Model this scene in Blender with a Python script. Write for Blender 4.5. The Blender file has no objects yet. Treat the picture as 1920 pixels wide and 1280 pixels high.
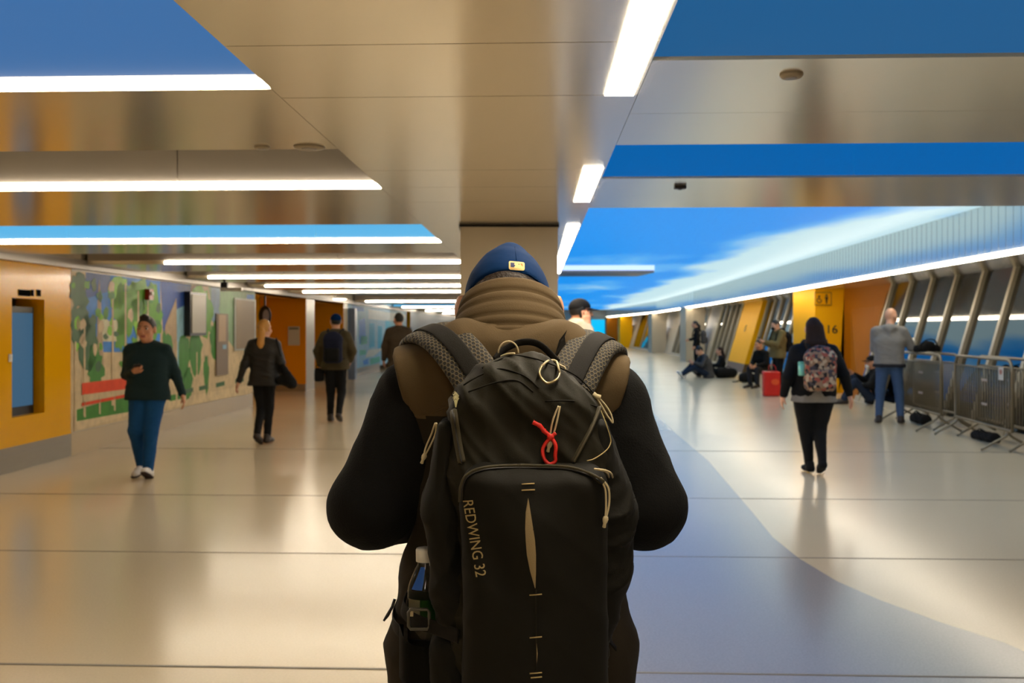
import bpy, bmesh, math, random
import numpy as np
from mathutils import Vector, Matrix

random.seed(7)
SC = bpy.context.scene
COL = SC.collection

# ------------------------------------------------------------------ camera, world, exposure
EYE = 1.6            # camera height
FPX = 35.0 / 36.0 * 1920.0
HORIZON = 614.0
cam_data = bpy.data.cameras.new('camera')
cam_data.lens = 35.0
cam_data.sensor_width = 36.0
cam_data.shift_y = -(640.0 - HORIZON) / 1920.0
cam_data.clip_start = 0.05
cam_data.clip_end = 300.0
cam_data.dof.use_dof = True
cam_data.dof.focus_distance = 1.68
cam_data.dof.aperture_fstop = 8.0
cam = bpy.data.objects.new('camera', cam_data)
cam.location = (0, 0, EYE)
cam.rotation_euler = (math.pi / 2, 0, 0)
COL.objects.link(cam)
SC.camera = cam

world = bpy.data.worlds.new('night')
SC.world = world
world.use_nodes = True
world.node_tree.nodes['Background'].inputs[0].default_value = (0.02, 0.025, 0.035, 1)
world.node_tree.nodes['Background'].inputs[1].default_value = 0.4

SC.view_settings.view_transform = 'Standard'
SC.view_settings.look = 'None'
SC.view_settings.gamma = 1.0
SC.view_settings.use_curve_mapping = False
SC.view_settings.exposure = 0.0
try:
    SC.cycles.use_denoising = True
    SC.cycles.max_bounces = 8
    SC.cycles.transparent_max_bounces = 8
    SC.cycles.caustics_reflective = False
    SC.cycles.caustics_refractive = False
    SC.cycles.sample_clamp_indirect = 6.0
except Exception:
    pass

STRIP_POWER = 60.0
STRIP_COLOR = (1.0, 0.86, 0.66)

# ------------------------------------------------------------------ materials
def lin(c):
    return tuple((v / 255.0) / 12.92 if v / 255.0 <= 0.04045 else ((v / 255.0 + 0.055) / 1.055) ** 2.4 for v in c)

MATS = {}
def mat(name, rgb, rough=0.6, metal=0.0, spec=0.5, noise=0.0, nscale=8.0, bump=0.0, bscale=60.0, sheen=0.0, coat=0.0, transmission=0.0, lin_rgb=None, stretch=None, detail=4.0):
    """Principled material with optional procedural colour mottling and bump."""
    if name in MATS:
        return MATS[name]
    m = bpy.data.materials.new(name)
    m.use_nodes = True
    nt = m.node_tree
    b = nt.nodes['Principled BSDF']
    c = lin_rgb if lin_rgb else lin(rgb)
    b.inputs['Base Color'].default_value = (*c, 1)
    b.inputs['Roughness'].default_value = rough
    b.inputs['Metallic'].default_value = metal
    b.inputs['Specular IOR Level'].default_value = spec
    if sheen:
        b.inputs['Sheen Weight'].default_value = sheen
        b.inputs['Sheen Roughness'].default_value = 0.5
        b.inputs['Sheen Tint'].default_value = (*[min(1, v * 3 + 0.1) for v in c], 1)
    if coat:
        b.inputs['Coat Weight'].default_value = coat
        b.inputs['Coat Roughness'].default_value = 0.1
    if transmission:
        b.inputs['Transmission Weight'].default_value = transmission
    if noise or bump:
        tc = nt.nodes.new('ShaderNodeTexCoord')
        mp = nt.nodes.new('ShaderNodeMapping')
        nt.links.new(tc.outputs['Object'], mp.inputs['Vector'])
        if stretch:
            mp.inputs['Scale'].default_value = stretch
    if noise:
        n = nt.nodes.new('ShaderNodeTexNoise')
        n.inputs['Scale'].default_value = nscale
        n.inputs['Detail'].default_value = detail
        nt.links.new(mp.outputs[0], n.inputs['Vector'])
        mx = nt.nodes.new('ShaderNodeMix'); mx.data_type = 'RGBA'
        mx.inputs['A'].default_value = (*[max(0, v * (1 - noise)) for v in c], 1)
        mx.inputs['B'].default_value = (*[min(1, v * (1 + noise)) for v in c], 1)
        nt.links.new(n.outputs['Fac'], mx.inputs['Factor'])
        nt.links.new(mx.outputs['Result'], b.inputs['Base Color'])
    if bump:
        n2 = nt.nodes.new('ShaderNodeTexNoise')
        n2.inputs['Scale'].default_value = bscale
        n2.inputs['Detail'].default_value = 3.0
        nt.links.new(mp.outputs[0], n2.inputs['Vector'])
        bp = nt.nodes.new('ShaderNodeBump')
        bp.inputs['Strength'].default_value = bump
        bp.inputs['Distance'].default_value = 0.01
        nt.links.new(n2.outputs['Fac'], bp.inputs['Height'])
        nt.links.new(bp.outputs[0], b.inputs['Normal'])
    MATS[name] = m
    return m

def emit(name, rgb, strength, rough=0.5):
    """Something that really gives off light: a lamp diffuser or a lit screen."""
    if name in MATS:
        return MATS[name]
    m = bpy.data.materials.new(name)
    m.use_nodes = True
    b = m.node_tree.nodes['Principled BSDF']
    b.inputs['Base Color'].default_value = (0.02, 0.02, 0.02, 1)
    b.inputs['Roughness'].default_value = rough
    b.inputs['Emission Color'].default_value = (*rgb, 1)
    b.inputs['Specular IOR Level'].default_value = 0.2
    b.inputs['Emission Strength'].default_value = strength
    MATS[name] = m
    return m

# ------------------------------------------------------------------ object helpers
def tag(o, label=None, cat=None, group=None, kind=None):
    if label: o['label'] = label
    if cat: o['category'] = cat
    if group: o['group'] = group
    if kind: o['kind'] = kind
    return o

def empty(name, loc, label=None, cat=None, group=None, kind=None, rz=0.0):
    o = bpy.data.objects.new(name, None)
    o.empty_display_size = 0.1
    o.location = loc
    o.rotation_euler = (0, 0, rz)
    COL.objects.link(o)
    return tag(o, label, cat, group, kind)

def link(name, me, mats, parent=None, smooth=False):
    if not isinstance(mats, (list, tuple)):
        mats = [mats]
    for m in mats:
        me.materials.append(m)
    if smooth:
        me.polygons.foreach_set('use_smooth', [True] * len(me.polygons))
    o = bpy.data.objects.new(name, me)
    COL.objects.link(o)
    if parent is not None:
        o.parent = parent
    return o

def copy_tree(o, parent=None):
    c = o.copy(); COL.objects.link(c); c.parent = parent
    for ch in list(o.children):
        copy_tree(ch, c)
    return c

class MB:
    """Collects simple solids into one mesh."""
    def __init__(self):
        self.bm = bmesh.new(); self.mi = 0
    def face(self, vs):
        try:
            f = self.bm.faces.new(vs); f.material_index = self.mi; return f
        except ValueError:
            return None
    def hexa(self, b, t):
        """solid between two 4-point loops (bottom loop counter-clockwise seen from above)"""
        vb = [self.bm.verts.new(p) for p in b]; vt = [self.bm.verts.new(p) for p in t]
        self.face(vb[::-1]); self.face(vt)
        for i in range(4):
            j = (i + 1) % 4
            self.face([vb[i], vb[j], vt[j], vt[i]])
        return self
    def box(self, c, s, rz=0.0, rot=None, bevel=0.0):
        M = Matrix.Translation(c) @ (rot.to_4x4() if rot is not None else Matrix.Rotation(rz, 4, 'Z'))
        r = bmesh.ops.create_cube(self.bm, size=1.0, matrix=M @ Matrix.Diagonal((*s, 1)))
        fs = set(f for v in r['verts'] for f in v.link_faces)
        for f in fs: f.material_index = self.mi
        if bevel:
            es = set(e for v in r['verts'] for e in v.link_edges)
            rr = bmesh.ops.bevel(self.bm, geom=list(es), offset=bevel, segments=2, affect='EDGES', profile=0.6)
            for f in rr['faces']: f.material_index = self.mi
        return self
    def prism(self, loop, h):
        """extrude a planar loop of points by the vector h"""
        h = Vector(h)
        va = [self.bm.verts.new(p) for p in loop]; vb = [self.bm.verts.new(Vector(p) + h) for p in loop]
        self.face(va[::-1]); self.face(vb)
        n = len(loop)
        for i in range(n):
            j = (i + 1) % n
            self.face([va[i], va[j], vb[j], vb[i]])
        return self
    def tube(self, pts, r, seg=8, closed=False, flat=1.0):
        pts = [Vector(p) for p in pts]; n = len(pts)
        rs = r if isinstance(r, (list, tuple)) else [r] * n
        rings = []; prev = None
        for i, p in enumerate(pts):
            if closed: d = pts[(i + 1) % n] - pts[i - 1]
            else: d = pts[min(i + 1, n - 1)] - pts[max(i - 1, 0)]
            d.normalize()
            if prev is None:
                u = d.orthogonal().normalized()
            else:
                u = (prev - d * prev.dot(d))
                u = u.normalized() if u.length > 1e-6 else d.orthogonal().normalized()
            prev = u; v = d.cross(u)
            rings.append([self.bm.verts.new(p + (u * math.cos(a) + v * math.sin(a) * flat) * rs[i]) for a in (2 * math.pi * k / seg for k in range(seg))])
        for i in range(n if closed else n - 1):
            a, b = rings[i], rings[(i + 1) % n]
            for k in range(seg):
                self.face([a[k], a[(k + 1) % seg], b[(k + 1) % seg], b[k]])
        if not closed:
            self.face(rings[0][::-1]); self.face(rings[-1])
        return self
    def lathe(self, prof, c=(0, 0, 0), seg=24, rot=None, sx=1.0, sy=1.0):
        c = Vector(c); rings = []
        for r, z in prof:
            ring = []
            for k in range(seg):
                a = 2 * math.pi * k / seg
                p = Vector((r * math.cos(a) * sx, r * math.sin(a) * sy, z))
                if rot is not None: p = rot @ p
                ring.append(self.bm.verts.new(c + p))
            rings.append(ring)
        for a, b in zip(rings, rings[1:]):
            for k in range(seg):
                self.face([a[k], a[(k + 1) % seg], b[(k + 1) % seg], b[k]])
        self.face(rings[0][::-1]); self.face(rings[-1])
        return self
    def grid(self, pts, closed_u=False):
        """surface through rows of points"""
        rows = [[self.bm.verts.new(p) for p in row] for row in pts]
        for a, b in zip(rows, rows[1:]):
            n = len(a)
            for k in range(n if closed_u else n - 1):
                self.face([a[k], a[(k + 1) % n], b[(k + 1) % n], b[k]])
        return rows
    def build(self, name, mats, parent=None, smooth=False, clean=True):
        if clean:
            bmesh.ops.recalc_face_normals(self.bm, faces=self.bm.faces)
        me = bpy.data.meshes.new(name)
        self.bm.to_mesh(me); self.bm.free()
        return link(name, me, mats, parent, smooth)

def bez(p0, p1, p2, n=12):
    p0, p1, p2 = Vector(p0), Vector(p1), Vector(p2)
    return [p0 * (1 - t) ** 2 + p1 * 2 * t * (1 - t) + p2 * t * t for t in (i / n for i in range(n + 1))]

def spline(pts, n=8):
    """Catmull-Rom through points"""
    P = [Vector(p) for p in pts]; out = []
    for i in range(len(P) - 1):
        a = P[max(i - 1, 0)]; b = P[i]; c = P[i + 1]; d = P[min(i + 2, len(P) - 1)]
        for k in range(n):
            t = k / n
            out.append(0.5 * (2 * b + (c - a) * t + (2 * a - 5 * b + 4 * c - d) * t * t + (3 * b - a - 3 * c + d) * t ** 3))
    out.append(P[-1]); return out

def at(px, py, D):
    """the world point at depth D seen at pixel (px, py) of the photograph"""
    return Vector(((px - 960) / FPX * D, D, EYE + (HORIZON - py) / FPX * D))

def text_mesh(body, size, depth=0.0015):
    cu = bpy.data.curves.new('lettering', 'FONT')
    cu.body = body; cu.size = size; cu.extrude = depth; cu.align_x = 'CENTER'; cu.align_y = 'CENTER'
    cu.resolution_u = 3
    o = bpy.data.objects.new('lettering', cu)
    COL.objects.link(o)
    dg = bpy.context.evaluated_depsgraph_get()
    me = bpy.data.meshes.new_from_object(o.evaluated_get(dg))
    bpy.data.objects.remove(o)
    return me
# ------------------------------------------------------------------ the hall: lines in plan (X at depth Y)
def LW(d): return -5.805 + 0.0241 * d                       # left wall
def SL(d): return -0.805 + 0.0241 * (d - 3.35)              # left edge of the ceiling spine
def SRL(d): return 0.391 + 0.0255 * (d - 2.433)             # right edge of the lamps along the spine
def SR(d): return SRL(d) + 0.014
def WB(d):                                                  # drift of the right wall
    if d <= 40: return 0.0616 * d
    if d <= 62: return 2.464 + (d - 40) / 22 * 1.0
    return 3.464 - (d - 62) / 28 * 0.4
def RS(d): return 5.53 + WB(d)                              # lamp strip over the windows
def RB(d): return 6.2 + WB(d)                               # foot of the leaning window wall
LEAN = 0.29
def CR(d, x): return d - 0.04 * x                           # a line across the hall
ZB = 2.40      # underside of beams and spine
ZS = 2.55      # window soffit
ZR = 3.26      # raised ceiling
YN, YF = -9.0, 92.0

# ---- surfaces
def floor_material(name, base, speck, rough):
    m = mat(name, base, rough=rough, spec=0.5)
    nt = m.node_tree; b = nt.nodes['Principled BSDF']
    tc = nt.nodes.new('ShaderNodeTexCoord')
    n = nt.nodes.new('ShaderNodeTexNoise'); n.inputs['Scale'].default_value = 90.0; n.inputs['Detail'].default_value = 6.0
    n2 = nt.nodes.new('ShaderNodeTexNoise'); n2.inputs['Scale'].default_value = 0.6; n2.inputs['Detail'].default_value = 3.0
    nt.links.new(tc.outputs['Object'], n.inputs['Vector']); nt.links.new(tc.outputs['Object'], n2.inputs['Vector'])
    c = lin(base)
    r = nt.nodes.new('ShaderNodeValToRGB')
    r.color_ramp.elements[0].position = 0.3; r.color_ramp.elements[0].color = (*[v * (1 - speck) for v in c], 1)
    r.color_ramp.elements[1].position = 0.7; r.color_ramp.elements[1].color = (*[min(1, v * (1 + speck)) for v in c], 1)
    nt.links.new(n.outputs['Fac'], r.inputs['Fac'])
    nt.links.new(r.outputs[0], b.inputs['Base Color'])
    mr = nt.nodes.new('ShaderNodeMapRange')
    mr.inputs['To Min'].default_value = rough * 0.8; mr.inputs['To Max'].default_value = rough * 1.25
    nt.links.new(n2.outputs['Fac'], mr.inputs['Value']); nt.links.new(mr.outputs[0], b.inputs['Roughness'])
    return m
M_FLOOR = floor_material('cream terrazzo', (212, 194, 162), 0.05, 0.18)
M_INLAY = floor_material('blue grey terrazzo', (152, 148, 148), 0.08, 0.18)
M_JOINT = mat('floor joint', (120, 112, 98), rough=0.5)
M_CEIL = mat('beige metal panel', (246, 236, 214), rough=0.19, metal=0.75, noise=0.03, nscale=1.5)
M_FASC = mat('grey metal fascia', (150, 143, 136), rough=0.4, metal=0.3, noise=0.03, nscale=2)
M_GAP = mat('dark gap', (40, 36, 30), rough=0.9)
M_COLUMN = mat('taupe column panel', (224, 208, 178), rough=0.5, noise=0.03, nscale=2)
M_WALL = mat('beige wall panel', (190, 176, 152), rough=0.35, noise=0.03, nscale=2)
M_STEEL = mat('brushed steel plinth', (150, 142, 128), rough=0.35, metal=0.7, noise=0.06, nscale=3, stretch=(1, 1, 12))
M_YELLOW = mat('glossy yellow panel', (240, 176, 0), rough=0.14, spec=0.10, noise=0.03, nscale=2, bump=0.30, bscale=1.6)
M_YELLOWF = mat('yellow wall paint', (246, 180, 0), rough=0.6, spec=0.15, noise=0.03, nscale=2)
M_ORANGE = mat('amber and shaded yellow paint', (160, 94, 0), rough=0.6, spec=0.15, noise=0.03, nscale=2)  # far block's amber; on the gate cheek, yellow paint with shade in the colour
M_BLACK = mat('black plastic', (14, 14, 14), rough=0.4)
M_MATTE = mat('matt black vinyl', (10, 10, 10), rough=0.95, spec=0.02)
M_WHITE = mat('white enamel', (225, 222, 214), rough=0.4)
M_MULL = mat('beige window mullion', (188, 176, 148), rough=0.4, metal=0.2, noise=0.03, nscale=3)
M_LAMP = emit('lamp diffuser', STRIP_COLOR, STRIP_POWER)

def glass_material():
    m = bpy.data.materials.new('night window glass'); m.use_nodes = True
    nt = m.node_tree; nt.nodes.clear()
    out = nt.nodes.new('ShaderNodeOutputMaterial')
    tr = nt.nodes.new('ShaderNodeBsdfTransparent'); tr.inputs[0].default_value = (0.25, 0.26, 0.24, 1)
    gl = nt.nodes.new('ShaderNodeBsdfGlossy'); gl.inputs['Color'].default_value = (0.85, 0.85, 0.85, 1); gl.inputs['Roughness'].default_value = 0.03
    fr = nt.nodes.new('ShaderNodeFresnel'); fr.inputs['IOR'].default_value = 2.4
    mx = nt.nodes.new('ShaderNodeMixShader')
    nt.links.new(fr.outputs[0], mx.inputs[0]); nt.links.new(tr.outputs[0], mx.inputs[1]); nt.links.new(gl.outputs[0], mx.inputs[2])
    nt.links.new(mx.outputs[0], out.inputs[0])
    return m
M_GLASS = glass_material()

def sky_material():
    """lit ceiling screen: blue with drifting white cloud bands"""
    m = emit('sky screen', (0, 0.3, 0.85), 1.0)
    nt = m.node_tree; b = nt.nodes['Principled BSDF']
    tc = nt.nodes.new('ShaderNodeTexCoord')
    sep = nt.nodes.new('ShaderNodeSeparateXYZ'); nt.links.new(tc.outputs['Object'], sep.inputs[0])
    mp = nt.nodes.new('ShaderNodeMapping'); mp.inputs['Scale'].default_value = (0.30, 0.11, 1)
    mp.inputs['Rotation'].default_value = (0, 0, 0.25); mp.inputs['Location'].default_value = (0.35, 1.9, 0)
    nt.links.new(tc.outputs['Object'], mp.inputs[0])
    n = nt.nodes.new('ShaderNodeTexNoise'); n.inputs['Scale'].default_value = 1.0; n.inputs['Detail'].default_value = 5.0; n.inputs['Roughness'].default_value = 0.5
    nt.links.new(mp.outputs[0], n.inputs['Vector'])
    # bank of white cloud hugging the window side
    edge = nt.nodes.new('ShaderNodeMath'); edge.operation = 'MULTIPLY'; edge.inputs[1].default_value = 0.045
    nt.links.new(sep.outputs['Y'], edge.inputs[0])
    sub = nt.nodes.new('ShaderNodeMath'); sub.operation = 'SUBTRACT'
    nt.links.new(sep.outputs['X'], sub.inputs[0]); nt.links.new(edge.outputs[0], sub.inputs[1])
    mr = nt.nodes.new('ShaderNodeMapRange'); mr.inputs['From Min'].default_value = 3.3; mr.inputs['From Max'].default_value = 5.0
    mr.inputs['To Min'].default_value = 0.0; mr.inputs['To Max'].default_value = 0.42
    nt.links.new(sub.outputs[0], mr.inputs['Value'])
    far = nt.nodes.new('ShaderNodeMapRange'); far.inputs['From Min'].default_value = 16.0; far.inputs['From Max'].default_value = 40.0
    far.inputs['To Min'].default_value = -0.05; far.inputs['To Max'].default_value = 0.06
    nt.links.new(sep.outputs['Y'], far.inputs['Value'])
    a = nt.nodes.new('ShaderNodeMath'); a.operation = 'ADD'
    nt.links.new(n.outputs['Fac'], a.inputs[0]); nt.links.new(mr.outputs[0], a.inputs[1])
    a2 = nt.nodes.new('ShaderNodeMath'); a2.operation = 'ADD'
    nt.links.new(a.outputs[0], a2.inputs[0]); nt.links.new(far.outputs[0], a2.inputs[1])
    r = nt.nodes.new('ShaderNodeValToRGB')
    r.color_ramp.elements[0].position = 0.54; r.color_ramp.elements[0].color = (0.0, 0.27, 0.84, 1)
    r.color_ramp.elements[1].position = 0.78; r.color_ramp.elements[1].color = (0.50, 0.73, 0.80, 1)
    e = r.color_ramp.elements.new(0.64); e.color = (0.08, 0.40, 0.84, 1)
    nt.links.new(a2.outputs[0], r.inputs['Fac'])
    nt.links.new(r.outputs[0], b.inputs['Emission Color'])
    b.inputs['Emission Strength'].default_value = 1.0
    return m
M_SKY = sky_material()
S_BLUE1 = emit('deep blue screen', (0.042, 0.15, 0.37), 1.0)
S_BLUE2 = emit('sky blue screen', (0.10, 0.46, 0.80), 1.0)
S_BLUE3 = emit('navy blue screen', (0.014, 0.105, 0.27), 1.0)
S_BLUE4 = emit('royal blue screen', (0.0, 0.115, 0.40), 1.0)
S_CYAN = emit('cyan screen', (0.0, 0.55, 1.0), 1.0)
S_PANEL = emit('blue grey display', (0.035, 0.10, 0.175), 1.0)
S_PANEL.node_tree.nodes['Principled BSDF'].inputs['Specular IOR Level'].default_value = 0.03
S_ICE = emit('pale blue lamp', (0.45, 0.6, 1.0), 1.6)

def structure(o): return tag(o, kind='structure')

# ---- floor
fm = MB()
fm.prism([(LW(YN) - 3, YN, -0.10), (RB(YN) + 3, YN, -0.10), (14, YF, -0.10), (LW(YF) - 3, YF, -0.10)], (0, 0, 0.10))
structure(fm.build('floor', M_FLOOR))
curve = [(2.62, 4.55), (2.50, 5.05), (2.32, 5.42), (2.16, 5.85), (2.05, 6.28), (1.99, 6.9), (1.99, 7.6), (2.08, 8.6), (2.18, 9.8), (2.36, 12.0), (2.56, 17.0), (3.0, 26), (3.7, 45), (4.4, 70)]
near = [(3.2, 3.6), (4.4, 2.2), (5.6, 0.5)]
left = [(2.6, 70), (1.9, 45), (1.2, 26), (0.75, 14), (0.35, 9), (0.10, 6.5), (-0.05, 4.8), (-0.2, 2.5), (-0.4, 0.0)]
im = MB(); im.prism([(x, y, 0.0) for x, y in near[::-1] + curve + left], (0, 0, 0.0015))
structure(im.build('floor_inlay', M_INLAY))
for k, d in enumerate((4.64, 7.0, 9.4, 13.0)):
    jm = MB(); w = 0.009 if k == 0 else 0.0025
    jm.hexa([(LW(d), CR(d, LW(d)) - w, 0), (RB(d), CR(d, RB(d)) - w, 0), (RB(d), CR(d, RB(d)) + w, 0), (LW(d), CR(d, LW(d)) + w, 0)],
            [(LW(d), CR(d, LW(d)) - w, 0.003), (RB(d), CR(d, RB(d)) - w, 0.003), (RB(d), CR(d, RB(d)) + w, 0.003), (LW(d), CR(d, LW(d)) + w, 0.003)])
    structure(jm.build('floor_joint', M_JOINT))

# ---- raised ceiling shell above everything
cm = MB()
cm.prism([(LW(YN) - 1, YN, ZR + 0.02), (RS(YN) + 3, YN, ZR + 0.02), (14, YF, ZR + 0.02), (LW(YF) - 1, YF, ZR + 0.02)], (0, 0, 0.15))
structure(cm.build('ceiling', M_CEIL))

# ---- spine: a row of panels with fine gaps, laid along the hall
sp = MB()
seams = [YN, -6, -3.2, -0.5, 1.3, 2.80, 3.44, 5.05, 5.66, 6.33, 8.2, 10.4, 12.6, 15, 18, 22, 27, 33, 40, 50, 62, 76, YF]
for a, b in zip(seams, seams[1:]):
    g = 0.003
    lo = [(SL(a), CR(a, SL(a)) + g, ZB), (SR(a), CR(a, SR(a)) + g, ZB), (SR(b), CR(b, SR(b)) - g, ZB), (SL(b), CR(b, SL(b)) - g, ZB)]
    sp.hexa(lo, [(x, y, ZB + 0.02) for x, y, z in lo])
sp.mi = 1
lo = [(SL(YN) + .004, YN, ZB + .02), (SR(YN) - .004, YN, ZB + .02), (SR(YF) - .004, YF, ZB + .02), (SL(YF) + .004, YF, ZB + .02)]
sp.hexa(lo, [(x, y, ZB + 0.10) for x, y, z in lo])
structure(sp.build('ceiling_spine', [M_CEIL, M_GAP]))

# ---- left beams, their fascias and lamp strips
fronts = [-7.0, -3.6, -0.2, 3.31, 5.72, 9.35, 12.40, 16.0, 19.4, 22.6]
backs = [-5.6, -2.2, 1.2, 4.43, 7.68, 10.6, 14.0, 17.4, 20.8, 24.0]
for d in (31.0, 39.5, 48.0, 57.0, 66.0, 75.0, 84.0):
    fronts.append(d); backs.append(d + 3.5)
order = 'nearest second third fourth fifth sixth seventh eighth ninth tenth eleventh twelfth thirteenth fourteenth fifteenth sixteenth seventeenth eighteenth nineteenth twentieth twenty-first twenty-second twenty-third twenty-fourth'.split()
screens = {3: (S_BLUE1, 'deep blue lit screen on the nearest ceiling beam, upper left'), 5: (S_BLUE2, 'sky blue lit screen along the third ceiling beam on the left'),
           11: (S_BLUE2, 'thin sky blue lit screen on a far ceiling beam left of the column')}
DEPTH_PANEL = 0.03
for i, (f, b) in enumerate(zip(fronts, backs)):
    xl, xr = LW(f) + 0.12, SL(f) - 0.002
    bm_ = MB()
    lo = [(xl, CR(f, xl), ZB), (xr, CR(f, xr), ZB), (SL(b) - .002, CR(b, SL(b)), ZB), (LW(b) + 0.12, CR(b, LW(b)), ZB)]
    bm_.hexa(lo, [(x, y, ZB + 0.02) for x, y, z in lo])
    lo2 = [(xl, CR(f, xl) + .03, ZB + 0.02), (xr, CR(f, xr) + .03, ZB + 0.02), (SL(b) - .002, CR(b, SL(b)) - .02, ZB + 0.02), (LW(b) + 0.12, CR(b, LW(b)) - .02, ZB + 0.02)]
    bm_.hexa(lo2, [(x, y, ZR) for x, y, z in lo2])
    structure(bm_.build('ceiling_beam', M_CEIL))
    # fascia of separate panels facing down the hall
    n = 4 if f < 12 else 3
    fa = MB()
    for k in range(n):
        a0 = xl + (xr - xl) * k / n + 0.004; a1 = xl + (xr - xl) * (k + 1) / n - 0.004
        lo = [(a0, CR(f, a0), ZB + 0.05), (a1, CR(f, a1), ZB + 0.05), (a1, CR(f, a1) + DEPTH_PANEL - .002, ZB + 0.05), (a0, CR(f, a0) + DEPTH_PANEL - .002, ZB + 0.05)]
        fa.hexa(lo, [(x, y, ZR) for x, y, z in lo])
    if i in screens:
        m, lb = screens[i]
        tag(fa.build('display_screen', m), lb, 'screen')
    else:
        structure(fa.build('ceiling_fascia', M_FASC))
    # lamp strip along the foot of the fascia
    la = MB(); xs = xl + (0.02 if i < 6 else 1.0 if i == 6 else 0.36)
    lo = [(xs, CR(f, xs) - 0.012, ZB + 0.004), (xr - 0.01, CR(f, xr) - 0.012, ZB + 0.004), (xr - 0.01, CR(f, xr) + 0.02, ZB + 0.004), (xs, CR(f, xs) + 0.02, ZB + 0.004)]
    la.hexa(lo, [(x, y, ZB + 0.034) for x, y, z in lo])
    o = la.build('strip_light', M_LAMP)
    if i < 3:
        tag(o, 'strip light across the ceiling over or behind the viewer', 'light', 'strip lights on the left ceiling')
    elif i - 3 < 10:
        tag(o, 'long white strip light across the left ceiling, %s one from the front' % order[i - 3], 'light', 'strip lights on the left ceiling')
    else:
        tag(o, 'distant white strip light among the farthest on the left ceiling', 'light', 'strip lights on the left ceiling')

# ---- right beams over the near hall
r_fronts = [-6.6, -3.4, -0.3, 3.0, 5.37]; r_backs = [-5.2, -2.0, 1.1, 4.38, 6.68]
r_scr = {3: (S_BLUE3, 'dark blue lit screen on the nearest ceiling beam, upper right'), 4: (S_BLUE4, 'royal blue lit screen on the second ceiling beam on the right')}
for i, (f, b) in enumerate(zip(r_fronts, r_backs)):
    xl, xr = SR(f) + .002, RS(f) - .03
    mid = (f + b) / 2 + 0.05
    bm_ = MB()
    for a, c in ((f, mid), (mid, b)):
        e = 0.003 if a == mid else 0.0
        lo = [(SR(a) + .002, CR(a, .4) + e, ZB), (RS(a) - .03, CR(a, RS(a)) + e, ZB), (RS(c) - .03, CR(c, RS(c)), ZB), (SR(c) + .002, CR(c, .4), ZB)]
        bm_.hexa(lo, [(x, y, ZB + 0.02) for x, y, z in lo])
    lo2 = [(xl, CR(f, xl) + .03, ZB + 0.02), (xr, CR(f, xr) + .03, ZB + 0.02), (RS(b) - .03, CR(b, RS(b)) - .02, ZB + 0.02), (SR(b) + .002, CR(b, .4) - .02, ZB + 0.02)]
    bm_.hexa(lo2, [(x, y, ZR) for x, y, z in lo2])
    structure(bm_.build('ceiling_beam', M_CEIL))
    fa = MB(); n = 4
    for k in range(n):
        a0 = xl + (xr - xl) * k / n + 0.0015; a1 = xl + (xr - xl) * (k + 1) / n - 0.0015
        lo = [(a0, CR(f, a0), ZB + 0.012), (a1, CR(f, a1), ZB + 0.012), (a1, CR(f, a1) + .028, ZB + 0.012), (a0, CR(f, a0) + .028, ZB + 0.012)]
        fa.hexa(lo, [(x, y, ZR) for x, y, z in lo])
    if i in r_scr:
        tag(fa.build('display_screen', r_scr[i][0]), r_scr[i][1], 'screen')
    else:
        structure(fa.build('ceiling_fascia', M_FASC))

# ---- lamps along the spine
for k, (a, b, lb) in enumerate(((-3.0, -0.6, 'lamp along the ceiling spine behind the viewer'), (1.15, 3.42, 'broad white lamp along the ceiling spine, largest and nearest of the row'),
                   (4.97, 6.30, 'short white lamp in the middle of the row along the ceiling spine'), (7.72, 14.6, 'long white lamp beside the beige column, on the ceiling spine'),
                   (16.2, 23.0, 'white ceiling spine lamp hidden beyond the beige column'))):
    lm = MB()
    lo = [(SRL(a) - 0.097, a, ZB - 0.004), (SRL(a), a, ZB - 0.004), (SRL(b), b, ZB - 0.004), (SRL(b) - 0.097, b, ZB - 0.004)]
    lm.hexa(lo, [(x, y, ZB + 0.001) for x, y, z in lo])
    tag(lm.build('spine_lamp', M_LAMP), lb, 'light', 'lamps along the ceiling spine')

# ---- sky screen
ss = MB()
ys = [6.7, 20, 40, 62, 80, 91.5]
for a, b in zip(ys, ys[1:]):
    lo = [(SR(a) + .05, CR(a, SR(a)), ZR - 0.02), (RS(a) - .005, CR(a, RS(a)), ZR - 0.02), (RS(b) - .005, CR(b, RS(b)) if b < 91 else b, ZR - 0.02), (SR(b) + .05, CR(b, SR(b)), ZR - 0.02)]
    ss.hexa(lo, [(x, y, ZR) for x, y, z in lo])
tag(ss.build('sky_screen', M_SKY), 'long lit ceiling screen showing blue sky and white clouds', 'screen')
# panel hung just below the sky screen with a glowing front edge
hp = empty('hanging_ceiling_panel', (2.4, 26.5, 3.05), 'flat grey panel with a glowing front edge under the sky screen', 'panel')
pm = MB(); lo = [(-1.15, -0.2, 0), (1.35, -0.25, 0), (1.15, 1.7, 0), (-1.05, 1.8, 0)]
pm.hexa(lo, [(x, y, 0.06) for x, y, z in lo]); pm.build('panel_body', M_FASC, hp)
pm = MB(); lo = [(-1.15, -0.26, 0.06), (1.35, -0.31, 0.06), (1.35, -0.26, 0.06), (-1.15, -0.21, 0.06)]
pm.hexa(lo, [(x, y, 0.19) for x, y, z in lo]); pm.build('glowing_edge', S_ICE, hp)

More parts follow.
